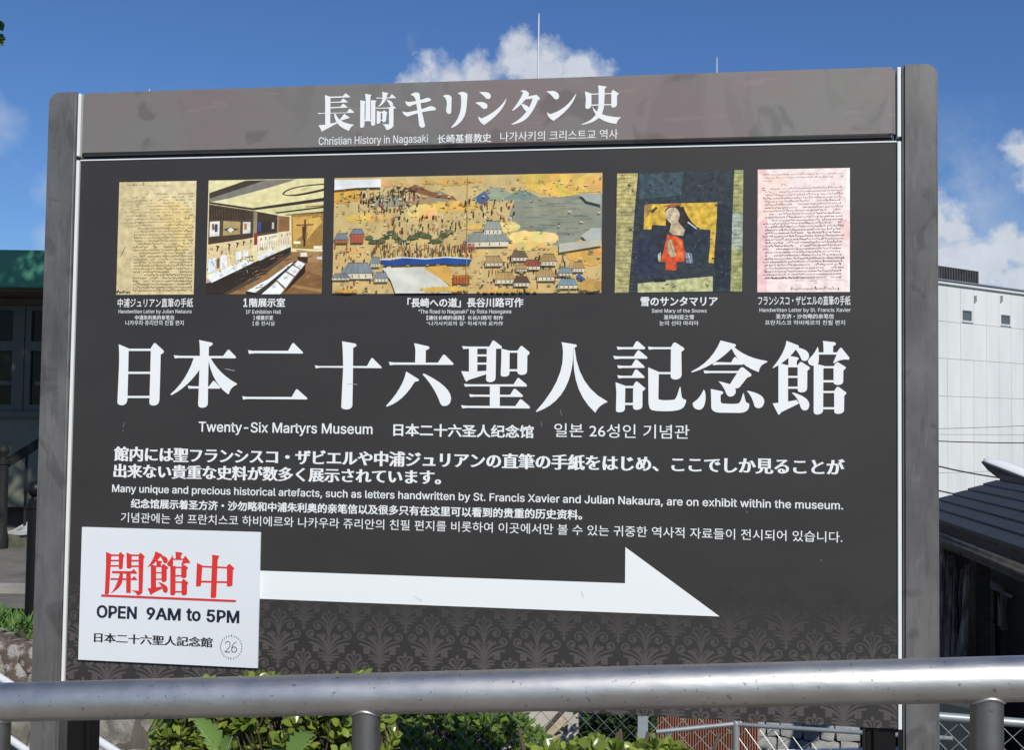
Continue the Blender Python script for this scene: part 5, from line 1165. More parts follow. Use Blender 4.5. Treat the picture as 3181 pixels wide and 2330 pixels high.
    for k in range(120):
        x, y = rs.uniform(380, 1200), rs.uniform(590, 700); rb([(x, y), (x + rs.uniform(-6, 6), y + rs.uniform(24, 50))], rs.uniform(0.0016, 0.0034), rs.choice(((206, 186, 136), (110, 84, 56), (140, 90, 60), (86, 80, 60), (190, 150, 96))))
    # blue water band
    pl([(430, 735), (520, 742), (620, 720), (800, 735), (960, 722), (1165, 735), (1150, 778), (900, 772), (640, 776), (470, 782)], (40, 74, 140))
    pl([(430, 728), (620, 712), (800, 724), (960, 712), (1160, 728), (1160, 736), (960, 722), (800, 734), (620, 722), (440, 738)], (206, 214, 206))
    # courtyard and roofs
    pl([(450, 800), (800, 795), (1010, 960), (1010, 1003), (560, 1003), (520, 900)], (214, 214, 200)); pl([(780, 800), (960, 780), (1010, 830), (1010, 950)], (214, 168, 84))
    for k in range(22): rb([(450 + k * 16, 795), (450 + k * 16, 850)], 0.0006, (160, 160, 148))
    for k in range(16): rb([(790 + k * 14, 815 + k * 9), (790 + k * 14, 860 + k * 9)], 0.0006, (150, 150, 140))
    def roof(x, y, w, h, c, wall_=(214, 206, 180), th=0.5):
        w *= .84; h *= .86; c = tuple(int(q * .85 + 150 * .15) for q in c)
        pl([(x - w * .42, y + h * .5), (x + w * .42, y + h * .5), (x + w * .42, y + h * (.5 + th)), (x - w * .42, y + h * (.5 + th))], wall_)
        pl([(x - w / 2, y + h * .5), (x - w * .3, y - h * .5), (x + w * .3, y - h * .5), (x + w / 2, y + h * .5)], c)
        for k in range(5): rb([(x - w * .4 + w * .2 * k, y + h * .45), (x - w * .26 + w * .13 * k, y - h * .42)], 0.0012, tuple(int(q * .78) for q in c))
        rb([(x - w / 2, y + h * .5), (x + w / 2, y + h * .5)], .0014, (70, 62, 50)); rb([(x - w * .3, y - h * .5), (x + w * .3, y - h * .5)], .0016, (84, 76, 62))
        for k in range(4): xx = x - w * .36 + w * .2 * k; rb([(xx, y + h * (.5 + th * .25)), (xx, y + h * (.5 + th * .8))], .0026, (110, 96, 74))
    roof(1290, 560, 470, 90, (142, 148, 138)); roof(1330, 470, 190, 80, (150, 156, 146)); roof(110, 545, 150, 60, (128, 136, 142), (180, 110, 70)); roof(240, 505, 150, 50, (116, 124, 134), (172, 84, 60), 1.6)
    roof(250, 800, 330, 100, (126, 136, 142)); roof(390, 740, 110, 60, (140, 148, 150)); roof(110, 860, 200, 40, (120, 130, 136)); roof(440, 860, 160, 60, (132, 140, 146))
    for x, y, w, h, c in ((1340, 740, 190, 60, (186, 148, 88)), (1540, 700, 170, 60, (110, 92, 66)), (1640, 770, 180, 60, (150, 70, 50)), (1770, 730, 170, 70, (176, 140, 80)), (1430, 870, 210, 70, (190, 150, 84)), (1560, 900, 170, 60, (92, 62, 48)), (1750, 850, 190, 70, (184, 148, 88)), (1900, 830, 150, 50, (134, 156, 156)), (1920, 920, 210, 60, (128, 158, 164)), (2000, 790, 130, 60, (180, 146, 86)), (1560, 800, 120, 40, (196, 160, 96))): roof(x, y, w, h, c)
    pl([(2000, 850), (2060, 900), (2050, 915), (1990, 880)], (70, 90, 150))
    for k in range(11): x = 1025 + k * 12; pl([(x - 5, 860), (x + 5, 860), (x + 6, 930), (x - 6, 930)], (176, 100, 46) if k % 2 else (150, 80, 40))
    for k in range(8): x = 1085 + k * 14; pl([(x - 5, 610), (x + 4, 610), (x + 5, 665), (x - 5, 665)], (160, 84, 62) if k % 2 else (140, 100, 70))
    cloud(950, 975, 400, 26, (220, 178, 92)); cloud(1450, 985, 500, 20, (208, 170, 90)); cloud(150, 985, 200, 16, (196, 152, 76)); cloud(2100, 950, 160, 50, (190, 156, 84), 5)
    pl([(2000, 230), (2172, 240), (2172, 320), (2060, 290)], (160, 166, 156)); pl([(2020, 560), (2100, 500), (2172, 500), (2172, 590), (2060, 600)], (176, 180, 170)); pl([(1850, 620), (2172, 590), (2172, 640), (1850, 690)], (186, 184, 166))
    rb([(1128, 60), (1128, 1003)], 0.0012, (176, 140, 76))
    pl([(46, 85), (428, 85), (428, 150), (230, 152), (46, 168)], (226, 228, 226))
picture(-0.3265, 0.3285, *PW, 40, 2178, 65, 1004, [((200, 176, 118), 'r40,65,2178,560'), ((140, 144, 126), '1500,260 2178,230 2178,600 1850,640 1560,560 1440,420')], m_gold, ex3, (204, 176, 116), 'golden_landscape_picture')
# fourth picture: mounted cloth collage around a small bust, simplified
DK = (50, 58, 62)
coll = [((172, 166, 112), '95,100 285,98 262,380 240,700 208,1160 82,1160 90,600'), ((188, 176, 112), '95,100 285,98 262,380 92,420'), ((158, 160, 104), '1155,75 1235,75 1228,1150 1125,1150 1138,560'), ((164, 176, 158), '1142,460 1230,470 1228,790 1132,760'),
 (DK, '285,98 1155,75 1138,560 1125,1150 208,1160 240,700 262,380'), ((62, 78, 84), '300,110 700,95 680,300 300,330'), ((40, 46, 54), '990,380 1135,400 1120,1130 985,1100'), ((46, 52, 70), '250,700 470,680 470,1000 230,1000'), ((208, 172, 62), '350,378 1005,368 1000,500 975,905 930,900 945,612 830,600 700,560 560,570 420,560 410,602 340,598'),
 ((156, 120, 60), '350,378 420,380 400,450 360,500'), ((70, 60, 44), '400,440 450,400 470,410 420,460'), ((46, 52, 60), '415,560 560,605 560,900 470,900 410,700'), ((182, 184, 132), '292,1080 470,1060 966,1018 968,1150 292,1158'), ((36, 42, 50), '440,1035 545,1030 545,1065 440,1070'), ((44, 54, 62), '690,645 945,612 940,780 920,900 740,900 700,780'),
 ((44, 36, 30), '640,420 700,400 *740,520 830,590 760,640 700,620 *640,560 660,500'), ((52, 44, 38), '530,440 *560,380 640,385 *700,400 705,480 *720,560 800,600 720,640 640,600 560,600 *530,560 545,520'), ((196, 182, 150), '535,450 *560,400 625,410 *672,440 665,490 *655,540 612,562 *560,540 540,490'), ((190, 172, 136), '590,555 650,530 715,610 700,660 600,650 575,620'), ((34, 40, 58), '720,560 850,590 780,650 720,650'), ((150, 84, 50), '510,400 600,375 690,385 650,400 560,405'),
 ((210, 82, 42), '555,650 620,660 690,690 715,800 712,890 490,890 525,790'), ((206, 78, 40), '545,890 645,890 640,965 545,960'), ((224, 108, 50), '640,690 690,700 700,860 650,860'), ((182, 160, 124), '560,700 600,690 630,790 640,840 590,850 560,800'), ((158, 172, 150), '470,820 500,800 495,890 478,885'), ((120, 130, 150), '715,800 780,820 790,900 730,905')]
def ex4(pl, rb):
    rs = random.Random(14)
    for k in range(150):
        x, y = rs.uniform(250, 1130), rs.uniform(100, 1050)
        if 420 < x < 960 and 370 < y < 900 and not (y > 620 and x > 720): continue
        r = rs.uniform(10, 30); rb([(x + r * math.cos(a), y + r * math.sin(a)) for a in [rs.random() * 6 + i * .7 for i in range(5)]], 0.0005, rs.choice(((84, 104, 108), (70, 82, 88), (92, 110, 108), (70, 76, 104), (34, 40, 46))))
    for pts, w, c in (([(568, 478), (590, 470), (606, 474)], .0012, (96, 70, 52)), ([(556, 492), (570, 496)], .0011, (96, 70, 52)), ([(585, 480), (578, 512), (590, 516)], .0010, (150, 122, 92)), ([(590, 535), (612, 530)], .0014, (150, 80, 66)), ([(520, 640), (560, 600), (575, 560)], .003, (44, 36, 30)),
        ([(575, 705), (620, 830)], .001, (130, 100, 70)), ([(600, 700), (635, 815)], .001, (130, 100, 70)), ([(740, 540), (820, 600)], .003, (190, 196, 190)), ([(745, 820), (770, 900)], .002, (180, 186, 190))): rb(pts, w, c)
    for k in range(260):
        x, y = rs.uniform(215, 1145), rs.uniform(100, 1150)
        if 345 < x < 1000 and 375 < y < 640 or (480 < x < 720 and y < 960 and y > 600): continue
        rb([(x, y), (x + rs.uniform(-28, 28), y + rs.uniform(-12, 12))], rs.uniform(.001, .003), rs.choice(((34, 38, 42), (66, 78, 80), (78, 94, 96), (40, 46, 60), (58, 60, 58))))
    for k in range(30):
        y = 110 + k * 36; rb([(96, y), (160, y + rs.uniform(-8, 8)), (250, y + rs.uniform(-10, 10))], 0.0006, (140, 132, 84)); rb([(1150, y), (1222, y + rs.uniform(-8, 8))], 0.0006, (140, 140, 90))
picture(0.360, 0.6555, *PW, 82, 1238, 88, 1160, coll, m_cloth, ex4, DK, 'cloth_collage_picture')

# ================================================================== NOTICE
NU0, NU1, NV0, NV1 = -0.9595, -0.4935, -0.680, -0.3515
m_paper = mat('glossy_white_notice', (0.72, 0.75, 0.78), 0.35, col2=(0.70, 0.745, 0.745), scale=5, detail=2, spec=0.5)
no = thing('open_notice', 'white notice plate with red and dark lettering giving opening hours, fixed over the arrow tail', 'notice', (NU0, 0, Z + NV0))
b = MB(); b.box(NU0, NU1, -0.0075, -0.0015, Z + NV0, Z + NV1); npl = build('plate', b, m_paper, no, bevel=0.0006)
m_red = mat('red_print', s2l((214, 50, 46)), 0.5); m_navy = mat('navy_print', (0.010, 0.014, 0.035), 0.5); m_blk = mat('black_print', (0.012, 0.012, 0.013), 0.5); m_greyink = mat('grey_print', (0.02, 0.022, 0.035), 0.5)
NH = 0.0079
KAI = '''490,362 545,385 540,440 520,770 *500,790 478,775 490,500
r538,387,622,404
r535,440,622,456
r535,492,622,508
615,385 632,362 675,400 662,415 655,520 *640,540 618,530
692,368 745,388 740,520 *715,532 695,520
r738,388,820,404
r738,441,820,457
r738,495,815,511
812,390 832,368 875,410 862,425 850,760 *830,790 800,790 *790,760 740,740 812,745
550,550 740,552 765,530 797,567 795,577 550,572
535,620 745,624 770,600 803,640 535,637
630,560 660,560 655,640 *640,720 540,768 *600,700
r690,560,735,765'''
CHU = '''1385,470 1440,495 1425,695 *1400,710 1375,700
1680,500 1705,478 1755,525 1740,545 1735,695 *1700,710 1680,700
1435,498 1690,510 1690,526 1435,515
1420,645 1685,652 1685,670 1420,664
1535,390 1608,400 1590,440 1575,810 *1550,822 1520,812 1535,440'''
for dat, cv in ((KAI, H_), (CHU, H_), (KAN, lambda x, y: H_(900 + (x - 1170) * 0.420, 355 + (y - 36) * 0.4495 + (x - 1170) * 0.0065))):
    mb = MB(); strokes(mb, dat, cv, NH); LZ(mb, 'red_lettering', m_red, npl)
mb = MB(); mb.poly([(x, -NH - 0.001, z) for x, z in (H_(445, 780), H_(1770, 835), H_(1770, 855), H_(445, 800))]); LZ(mb, 'underline', m_red, npl)
mb = MB(); line(mb, "OPEN", 'interx', 305.3, 1880.5, 1916.4, 430, 1902, h=NH); line(mb, "9AM", 'interx', 459.5, 1887, 1922, 566, 1907, h=NH); line(mb, "to", 'interx', 583, 1888.5, 1926, 628, 1910, h=NH); line(mb, "5PM", 'interx', 646, 1894, 1930, 747.6, 1916, h=NH)
LZ(mb, 'lettering', m_navy, npl)
mb = MB(); line(mb, "日本二十六聖人記念館", 'minb', 297, 1963.6, 1994, 664.8, 1994, h=NH); LZ(mb, 'lettering', m_blk, npl)
lc = H_(1722, 1303); rr_ = (H_(1827, 1303)[0] - H_(1617, 1303)[0]) / 2
mb = MB()
for k in range(26):
    a = math.pi / 2 + k * 2 * math.pi / 26; big = 1.35 if k % 13 == 0 else 1.0; r0_, r1_ = rr_ * (0.93 - 0.0), rr_ * (0.93 + 0.14 * big)
    d = (math.cos(a), math.sin(a)); tng = (-d[1], d[0]); c_ = (lc[0] + d[0] * (r0_ + 0.002), lc[1] + d[1] * (r0_ + 0.002))
    ribbon(mb, [(c_[0] - (0) * 0.5, c_[1] - 0.0022 * big), (c_[0], c_[1] + 0.0026 * big)], 0.0013, 0.0013, -NH)
    ribbon(mb, [(c_[0] - 0.0012 * big, c_[1] + 0.001), (c_[0] + 0.0012 * big, c_[1] + 0.001)], 0.0007, 0.0007, -NH - 0.0002)
K_ = rr_ / 105
two = [(lc[0] + (x - 1722) * K_, lc[1] - (y - 1303) * K_) for x, y in q3((1664, 1272), (1672, 1245), (1692, 1250), 5) + q3((1694, 1250), (1722, 1262), (1704, 1300), 6) + q3((1702, 1304), (1680, 1330), (1662, 1348), 5)]
ribbon(mb, two, 0.0018, 0.0015, -NH); ribbon(mb, [(lc[0] + (x - 1722) * K_, lc[1] - (y - 1303) * K_) for x, y in ((1660, 1347), (1714, 1347))], 0.0019, 0.0019, -NH - 0.0002)
six = [(lc[0] + (x - 1722) * K_, lc[1] - (y - 1303) * K_) for x, y in q3((1775, 1252), (1730, 1262), (1728, 1320), 8) + curl((1752, 1322), 25, math.pi, 1.0, 16, 23)]
six = [(lc[0] + (x - 1722) * K_, lc[1] - (y - 1303) * K_) for x, y in q3((1772, 1252), (1732, 1264), (1728, 1318), 8)]
ribbon(mb, six, 0.0015, 0.0018, -NH); ribbon(mb, [(lc[0] + (x - 1722) * K_, lc[1] - (y - 1303) * K_) for x, y in curl((1752, 1322), 25, 0, 1.0, 18, 25)], 0.0018, 0.0018, -NH - 0.0002)
LZ(mb, 'round_emblem', m_greyink, npl)

# ================================================================== GUARD RAIL
def steel(name, col, rough, stretch):
    m = mat(name, col, rough, 1.0, col2=tuple(c * 0.88 for c in col), scale=30, stretch=stretch, bump=0.035, bscale=90)
    t = m.node_tree; p = t.nodes['Principled BSDF']
    co = t.nodes.new('ShaderNodeTexCoord'); mp = t.nodes.new('ShaderNodeMapping'); mp.inputs['Scale'].default_value = (1, 1, 1); t.links.new(co.outputs['Object'], mp.inputs[0])
    n = t.nodes.new('ShaderNodeTexNoise'); n.inputs['Scale'].default_value = 26; n.inputs['Detail'].default_value = 8; t.links.new(mp.outputs[0], n.inputs['Vector'])
    r = t.nodes.new('ShaderNodeMapRange'); r.inputs[3].default_value = rough - 0.07; r.inputs[4].default_value = rough + 0.12; t.links.new(n.outputs[0], r.inputs[0]); t.links.new(r.outputs[0], p.inputs['Roughness'])
    # small dark pits
    v = t.nodes.new('ShaderNodeTexNoise'); v.inputs['Scale'].default_value = 140; v.inputs['Detail'].default_value = 2; t.links.new(co.outputs['Object'], v.inputs['Vector'])
    q = t.nodes.new('ShaderNodeMapRange'); q.inputs[1].default_value = 0.67; q.inputs[2].default_value = 0.72; q.inputs[3].default_value = 1; q.inputs[4].default_value = 0.55; t.links.new(v.outputs[0], q.inputs[0])
    src = p.inputs['Base Color'].links[0].from_socket; s = t.nodes.new('ShaderNodeVectorMath'); s.operation = 'SCALE'; t.links.new(src, s.inputs[0]); t.links.new(q.outputs[0], s.inputs['Scale']); t.links.new(s.outputs[0], p.inputs['Base Color'])
    return m
m_rail = steel('brushed_stainless', (0.66, 0.645, 0.61), 0.46, (0.25, 1, 1))
m_rpost = steel('dull_stainless', (0.34, 0.33, 0.31), 0.42, (1, 1, 0.2))
RA = pt(0, 2183, 1.75); RB = pt(3181, 2109, 1.475); rdv = (RB - RA)
rail = thing('guard_rail', 'round stainless steel guard rail with upright posts crossing in front of the sign', 'guard rail', (RA.x, RA.y, 0))
b = MB(); b.tube([RA - rdv * 0.8 + rdv * (i * 0.1) for i in range(27)], 0.0303, 40); build('top_rail', b, m_rail, rail, smooth='auto')
def on_rail(px):
    best = min((abs(((M.transposed() @ (RA + rdv * t - CAM)).x / (M.transposed() @ (RA + rdv * t - CAM)).y * F_PX + CX) - px), t) for t in [i / 1000 - 0.5 for i in range(2000)]); return RA + rdv * best[1]
for px in (1140, 3066, 15):
    p = on_rail(px); r_ = 0.0213
    if px == 15: p = on_rail(-8)
    b = MB(); b.tube([(p.x, p.y, -0.03), (p.x, p.y, p.z - 0.012)], r_, 28); po = build('post', b, m_rpost, rail, smooth='auto')
    b = MB(); zz = p.z - 0.0235
    ring = [Vector((p.x + (r_ + 0.001) * math.cos(a), p.y + (r_ + 0.001) * math.sin(a), 0)) for a in [k * 2 * math.pi / 24 for k in range(25)]]
    for q in ring:
        off = abs((q - Vector((p.x, p.y, 0))).dot(Vector((-rdv.y, rdv.x, 0)).normalized())); tt = (Vector((q.x - RA.x, q.y - RA.y, 0)).dot(Vector((rdv.x, rdv.y, 0)))) / (rdv.x**2 + rdv.y**2)
        q.z = RA.z + rdv.z * tt - math.sqrt(max(0.0303**2 - off**2, 0)) - 0.0005
    b.tube(ring, 0.0022, 8, cap=False); build('weld_bead', b, m_rail, po, smooth=True)
    b = MB(); b.lathe((p.x, p.y, 0.012), [(0.0, 0.006), (0.05, 0.006), (0.05, 0.0)], 24); build('base_plate', b, m_rpost, po)

# ================================================================== PLANTS
def leaf_verts(L_, w, fold=0.25, tip=0.3, n=3):
    """a leaf blade along +x, folded on its rib and curved down"""
    vs = []; fs = []
    prof = [0.0, 0.62, 1.0, 0.86, 0.0] if n == 3 else [0.0, 0.5, 0.9, 1.0, 0.75, 0.0]
    m_ = len(prof)
    for i, q in enumerate(prof):
        t = i / (m_ - 1); x = L_ * t; z = -tip * L_ * t * t * 0.4
        vs += [(x, -w * q / 2, z + fold * w * q / 2), (x, 0, z), (x, w * q / 2, z + fold * w * q / 2)]
    for i in range(m_ - 1): fs += [(3*i, 3*i+3, 3*i+4, 3*i+1), (3*i+1, 3*i+4, 3*i+5, 3*i+2)]
    return [Vector(v) for v in vs], fs
def basis(d, up):
    d = d.normalized(); s = up.cross(d)
    if s.length < 1e-3: s = Vector((1, 0, 0)).cross(d)
    s.normalize(); u = d.cross(s); return Matrix((d, s, u)).transposed()
def round_leaf_mesh(name, L_, w, m):
    v, f = leaf_verts(L_, w); me = bpy.data.meshes.new(name); me.from_pydata([tuple(q) for q in v], [], f); me.materials.append(m)
    for p in me.polygons: p.use_smooth = True
    return me
m_bush = leafmat('glossy_yellow_green_leaf', (0.08, 0.13, 0.016), (0.29, 0.37, 0.065), 0.25, 0.28)
m_bushd = leafmat('glossy_green_leaf', (0.09, 0.16, 0.03), (0.26, 0.38, 0.07), 0.4, 0.4)
m_twig = mat('twig_bark', (0.07, 0.055, 0.035), 0.9)
def bush(label, name, cells, top, m, n_ros, leafL, n_single, seed, base, cat='bush', leaf_w=0.62, spread=(0.0, 1.0)):
    """cells: (px, depth) spots the crown covers; rosettes of leaves on twig tips"""
    rs = random.Random(seed); th = thing(name, label, cat, base)
    meshes = [round_leaf_mesh('leaf', leafL * k, leafL * k * leaf_w, m) for k in (0.8, 1.0, 1.2)]
    items = []; st = MB()
    for i in range(n_ros):
        px = rs.uniform(cells[0], cells[1]); dep = rs.uniform(cells[2], cells[3]); ty = top(px) if callable(top) else top
        t = rs.random() ** 1.6
        zt_ = pt(px, ty, dep).z - 0.0; z_ = zt_ - t * cells[4] * rs.uniform(.7, 1)
        p = pt(px, ty, dep); p = Vector((p.x, p.y, z_))
        axis_ = Vector((rs.uniform(-.6, .6), rs.uniform(-.9, .25), rs.uniform(.4, 1))).normalized()
        st.tube([p - axis_ * leafL * 2.2 + Vector((0, 0, -leafL)), p], 0.0016, 4, cap=False)
        nl = rs.randint(6, 8)
        for k in range(nl):
            a = k * 2.4 + rs.random() * .5; el = rs.uniform(0.1, 0.9) if k < 5 else 1.2
            s_ = axis_.orthogonal().normalized(); q_ = axis_.cross(s_); dr = (s_ * math.cos(a) + q_ * math.sin(a)) * math.cos(el) + axis_ * math.sin(el)
            items.append((p + dr * 0.004, dr, axis_, rs.choice((0, 1, 1, 2)), z_))
    items.sort(key=lambda q: (q[0] - CAM).length)
    hero = items[:n_single]; rest = items[n_single:]
    for (p, d, ax_, mi, z_) in hero:
        o = link('leaf', meshes[mi], th, (p.x, p.y, p.z)); o.rotation_euler = basis(d, ax_).to_euler()
    mb = MB()
    for (p, d, ax_, mi, z_) in rest:
        v, f = leaf_verts(leafL * (0.8, 1, 1.2)[mi], leafL * (0.8, 1, 1.2)[mi] * leaf_w); Bm = basis(d, ax_)
        mb.mesh([p + Bm @ q for q in v], f)
    build('foliage', mb, m, th, smooth=True, normals=False, kind='stuff')
    build('twigs', st, m_twig, th, normals=False, kind='stuff')
    # stems down to the ground
    for k in range(5):
        px = cells[0] + (cells[1] - cells[0]) * (k + .5) / 5; p = pt(px, 2300, (cells[2] + cells[3]) / 2); g = ground(p.x, p.y); b = MB()
        b.tube([(p.x, p.y, g - .03), (p.x + rs.uniform(-.05, .05), p.y, (g + p.z) / 2), (p.x + rs.uniform(-.1, .1), p.y, p.z + 0.02)], 0.011, 7, r2=0.004); build('stem', b, m_twig, th, smooth=True)
    return th
def topA(px): return 2125 + 24 * math.sin(px * 0.021) + 20 * math.sin(px * 0.008 + 1) + max(0, 640 - px) * 0.75 + max(0, px - 1080) * 0.5
bush('glossy yellow green bush with rounded leaves between the rail and the sign', 'evergreen_bush', (490, 1215, 2.22, 2.48, 0.62), topA, m_bush, 1250, 0.024, 290, 31, pt(800, 2300, 2.3) * 1.0)
def topB(px): return 2334 + 8 * math.sin(px * 0.03)
bush('low row of bright yellow green shoot tips in front of the chain link fence', 'young_shoots', (1660, 2130, 2.15, 2.4, 0.30), topB, m_bush, 170, 0.028, 160, 32, pt(1880, 2380, 2.3))
def topC(px): return 2195 - 10 * math.sin(px * 0.012) + max(0, px - 1560) * 0.9
bush('tangled green climbing shrub growing along the chain link fence right of the middle rail post', 'climbing_shrub', (1225, 1700, 4.95, 5.6, 0.75), topC, m_bushd, 620, 0.052, 60, 33, pt(1400, 2400, 5.2), leaf_w=0.55)
# broad pale weed with pointed lobed leaves right behind the rail
m_weed = leafmat('soft_green_weed_leaf', (0.17, 0.29, 0.07), (0.20, 0.33, 0.08), 0.6, 0.3)
wd_ = thing('mugwort_weed', 'tall weed with large pointed soft green leaves just behind the rail', 'weed', pt(700, 2330, 1.95))
m_rib = mat('pale_rib', (0.26, 0.38, 0.13), 0.6)
def big_leaf(tip, base, width, dep_t, dep_b, lobes=1):
    a, c = pt(*base, dep_b), pt(*tip, dep_t); ax_ = c - a; L_ = ax_.length; d = ax_.normalized(); s = d.cross(-FH).normalized(); u = s.cross(d)
    outl = []; n_ = 30
    for i in range(n_ + 1):
        t = i / n_; w = width * (math.sin(math.pi * min(1, t ** 0.7)) ** 0.9) * (0.66 + 0.40 * ((i % 4) / 3)) * (1.05 - 0.35 * t); outl.append((t, max(w, 0.0)))
    vs = []
    for t, w in outl:
        m_ = a + d * L_ * t - u * 0.0 + Vector((0, 0, 0.02 * math.sin(t * 3)))
        vs += [m_ + s * w + u * w * 0.25, m_, m_ - s * w + u * w * 0.25]
    b = MB(); b.mesh(vs, [q for i in range(n_) for q in ((3*i, 3*i+3, 3*i+4, 3*i+1), (3*i+1, 3*i+4, 3*i+5, 3*i+2))]); lf = build('leaf', b, m_weed, wd_, smooth=True, normals=False)
    vn = MB()
    for k in range(2, n_ - 4, 3):
        for sg in (1, -1): vn.tube([a + d * L_ * k / n_, a + d * L_ * (k + 3) / n_ + s * sg * outl[k + 2][1] * .5 + u * outl[k][1] * .22], 0.0005, 4, cap=False)
    build('veins', vn, m_rib, lf, normals=False)
    b = MB(); b.tube([a, c], 0.0012, 5, r2=0.0004); build('midrib', b, m_rib, lf, smooth=True)
big_leaf((594, 2232), (700, 2365), 0.021, 1.93, 1.95); big_leaf((722, 2289), (688, 2380), 0.012, 1.92, 1.95); big_leaf((984, 2290), (890, 2365), 0.020, 1.95, 1.97); big_leaf((820, 2385), (700, 2400), 0.018, 1.9, 1.95)
b = MB(); sp0 = pt(700, 2365, 1.95); b.tube([(sp0.x, sp0.y, -0.02), (sp0.x + .02, sp0.y, .5), sp0], 0.004, 7, r2=0.002); build('stem', b, m_weed, wd_, smooth=True)
sp1 = pt(890, 2365, 1.97); b = MB(); b.tube([(sp0.x + .01, sp0.y, .4), (sp1.x - .03, sp1.y, .75), sp1], 0.0035, 7, r2=0.002); build('stem', b, m_weed, wd_, smooth=True)
# tuft stalks in the bush: thin yellow spikes
# grass strip on the plateau behind the wall
rs = random.Random(41); gr = MB()
for k in range(5200):
    l_, d_ = rs.uniform(-6.2, -2.2), rs.uniform(6.75, 8.35)
    p = loc(l_, d_, 0)
    if side(p.x, p.y) < 0.06 or noise.noise(Vector((p.x, p.y, 0)) * 1.3) < -0.33: continue
    h = rs.uniform(0.06, 0.17) * (1.25 if d_ < 7.6 else 0.8); w = rs.uniform(0.006, 0.014); a = rs.random() * 6.28; ln = Vector((math.cos(a), math.sin(a), 0)); s = Vector((-ln.y, ln.x, 0)) * w
    gz = ground(p.x, p.y) - 0.01; q = Vector((p.x, p.y, gz))
    gr.mesh([q - s * .6, q + s * .6, q + ln * h * .25 + s + Vector((0, 0, h * .6)), q + ln * h * .25 - s + Vector((0, 0, h * .6)), q + ln * h * .7 + Vector((0, 0, h * .95))], [(0, 1, 2, 3), (3, 2, 4)])
build('grass', gr, leafmat('grass_blade', (0.055, 0.13, 0.02), (0.15, 0.26, 0.05), 0.5, 0.3), normals=False, kind='stuff', label='bright green grass and clover strip above the stone wall at the left', category='grass')
# tree whose shade dapples the green fascia; one twig hangs into the top left corner
FC = loc(-6.1, 13.2, 3.6); TC = FC + SUN * 5.0
tree = thing('broadleaf_tree', 'broad leaved tree at the left whose twig tips hang into the upper left corner', 'tree', loc(-7.0, 9.4, 0))
tb = loc(-7.0, 9.4, 0); fork = Vector((tb.x + .3, tb.y, 3.9)); b = MB()
m_bark = mat('bark', (0.13, 0.105, 0.08), 0.9, col2=(0.07, 0.055, 0.045), scale=8, stretch=(1, 1, .3), bump=.7)
b.tube([tb - Vector((0, 0, .1)), tb.lerp(fork, .5) + Vector((.08, .05, 0)), fork], 0.19, 14, r2=0.12); build('trunk', b, m_bark, tree, smooth=True)
rs = random.Random(51); tips = []
for k in range(11):
    e = TC + Vector((rs.uniform(-1.7, 1.6), rs.uniform(-1.5, 1.5), rs.uniform(-.7, 1.5))); md = fork.lerp(e, .5) + Vector((rs.uniform(-.3, .3), rs.uniform(-.3, .3), .35))
    b = MB(); b.tube([fork, md, e], 0.07, 8, r2=0.015); build('branch', b, m_bark, tree, smooth=True); tips.append((md, e))
TD = loc(-6.3, 14.0, 0.9) + SUN * 8.6
for k in range(12):
    e = TD + Vector((rs.uniform(-1.6, 1.6), rs.uniform(-1.3, 1.3), rs.uniform(-.9, 1.3))); md = fork.lerp(e, .5) + Vector((rs.uniform(-.3, .3), rs.uniform(-.3, .3), .5))
    b = MB(); b.tube([fork, md, e], 0.07, 8, r2=0.015); build('branch', b, m_bark, tree, smooth=True); tips += [(e - Vector((.5, .3, .3)), e)] * 2
m_tleaf = leafmat('tree_leaf', (0.035, 0.075, 0.016), (0.10, 0.17, 0.035), 0.4, 0.3)
cr = MB()
for k in range(11000):
    md, e = rs.choice(tips) if rs.random() < .45 else rs.choice(tips[11:]); c = md.lerp(e, rs.uniform(.35, 1.08)); r_ = abs(rs.gauss(0, .42)); dr = Vector((rs.gauss(0, 1), rs.gauss(0, 1), rs.gauss(0, .8))).normalized(); p = c + dr * r_
    pj = M.transposed() @ (p - CAM)
    if p.z < 4.6 or (pj.x / pj.y > -0.505 and pj.z / pj.y < 0.40): continue      # leaves inside the camera view are left out, keeping the shading crown unseen
    v, f = leaf_verts(0.13, 0.07); Bm = basis(Vector((rs.uniform(-1, 1), rs.uniform(-1, 1), rs.uniform(-.7, .4))), Vector((rs.uniform(-.4, .4), rs.uniform(-.4, .4), 1)))
    cr.mesh([p + Bm @ q for q in v], f)
build('crown', cr, m_tleaf, tree, smooth=True, normals=False, kind='stuff')
tw0 = pt(-260, -60, 8.6); tw1 = pt(4, 84, 8.5); tw2 = pt(-6, 150, 8.5)
b = MB(); b.tube([tips[0][1], tw0, tw1.lerp(tw0, .2)], 0.014, 6, r2=0.003); b.tube([tw0.lerp(tw1, .5), tw2], 0.005, 5, r2=0.002); build('hanging_twig', b, m_bark, tree, smooth=True)
for (x, y, dx, dy) in ((-8, 60, 12, 26), (-4, 72, 10, 12), (-14, 108, 20, 6), (-6, 126, 18, -6), (-10, 118, 14, 16), (-30, 50, 18, 30), (-34, 110, 22, 10), (-60, 40, 20, 20)):
    p = pt(x, y, 8.5); d = pt(x + dx, y + dy, 8.45) - p; v, f = leaf_verts(d.length * 1.2, d.length * .62); Bm = basis(d, -FH + Vector((0, 0, .4)))
    me = bpy.data.meshes.new('leaf'); me.from_pydata([tuple(Bm @ q) for q in v], [], f); me.materials.append(m_tleaf); link('leaf', me, tree, p)

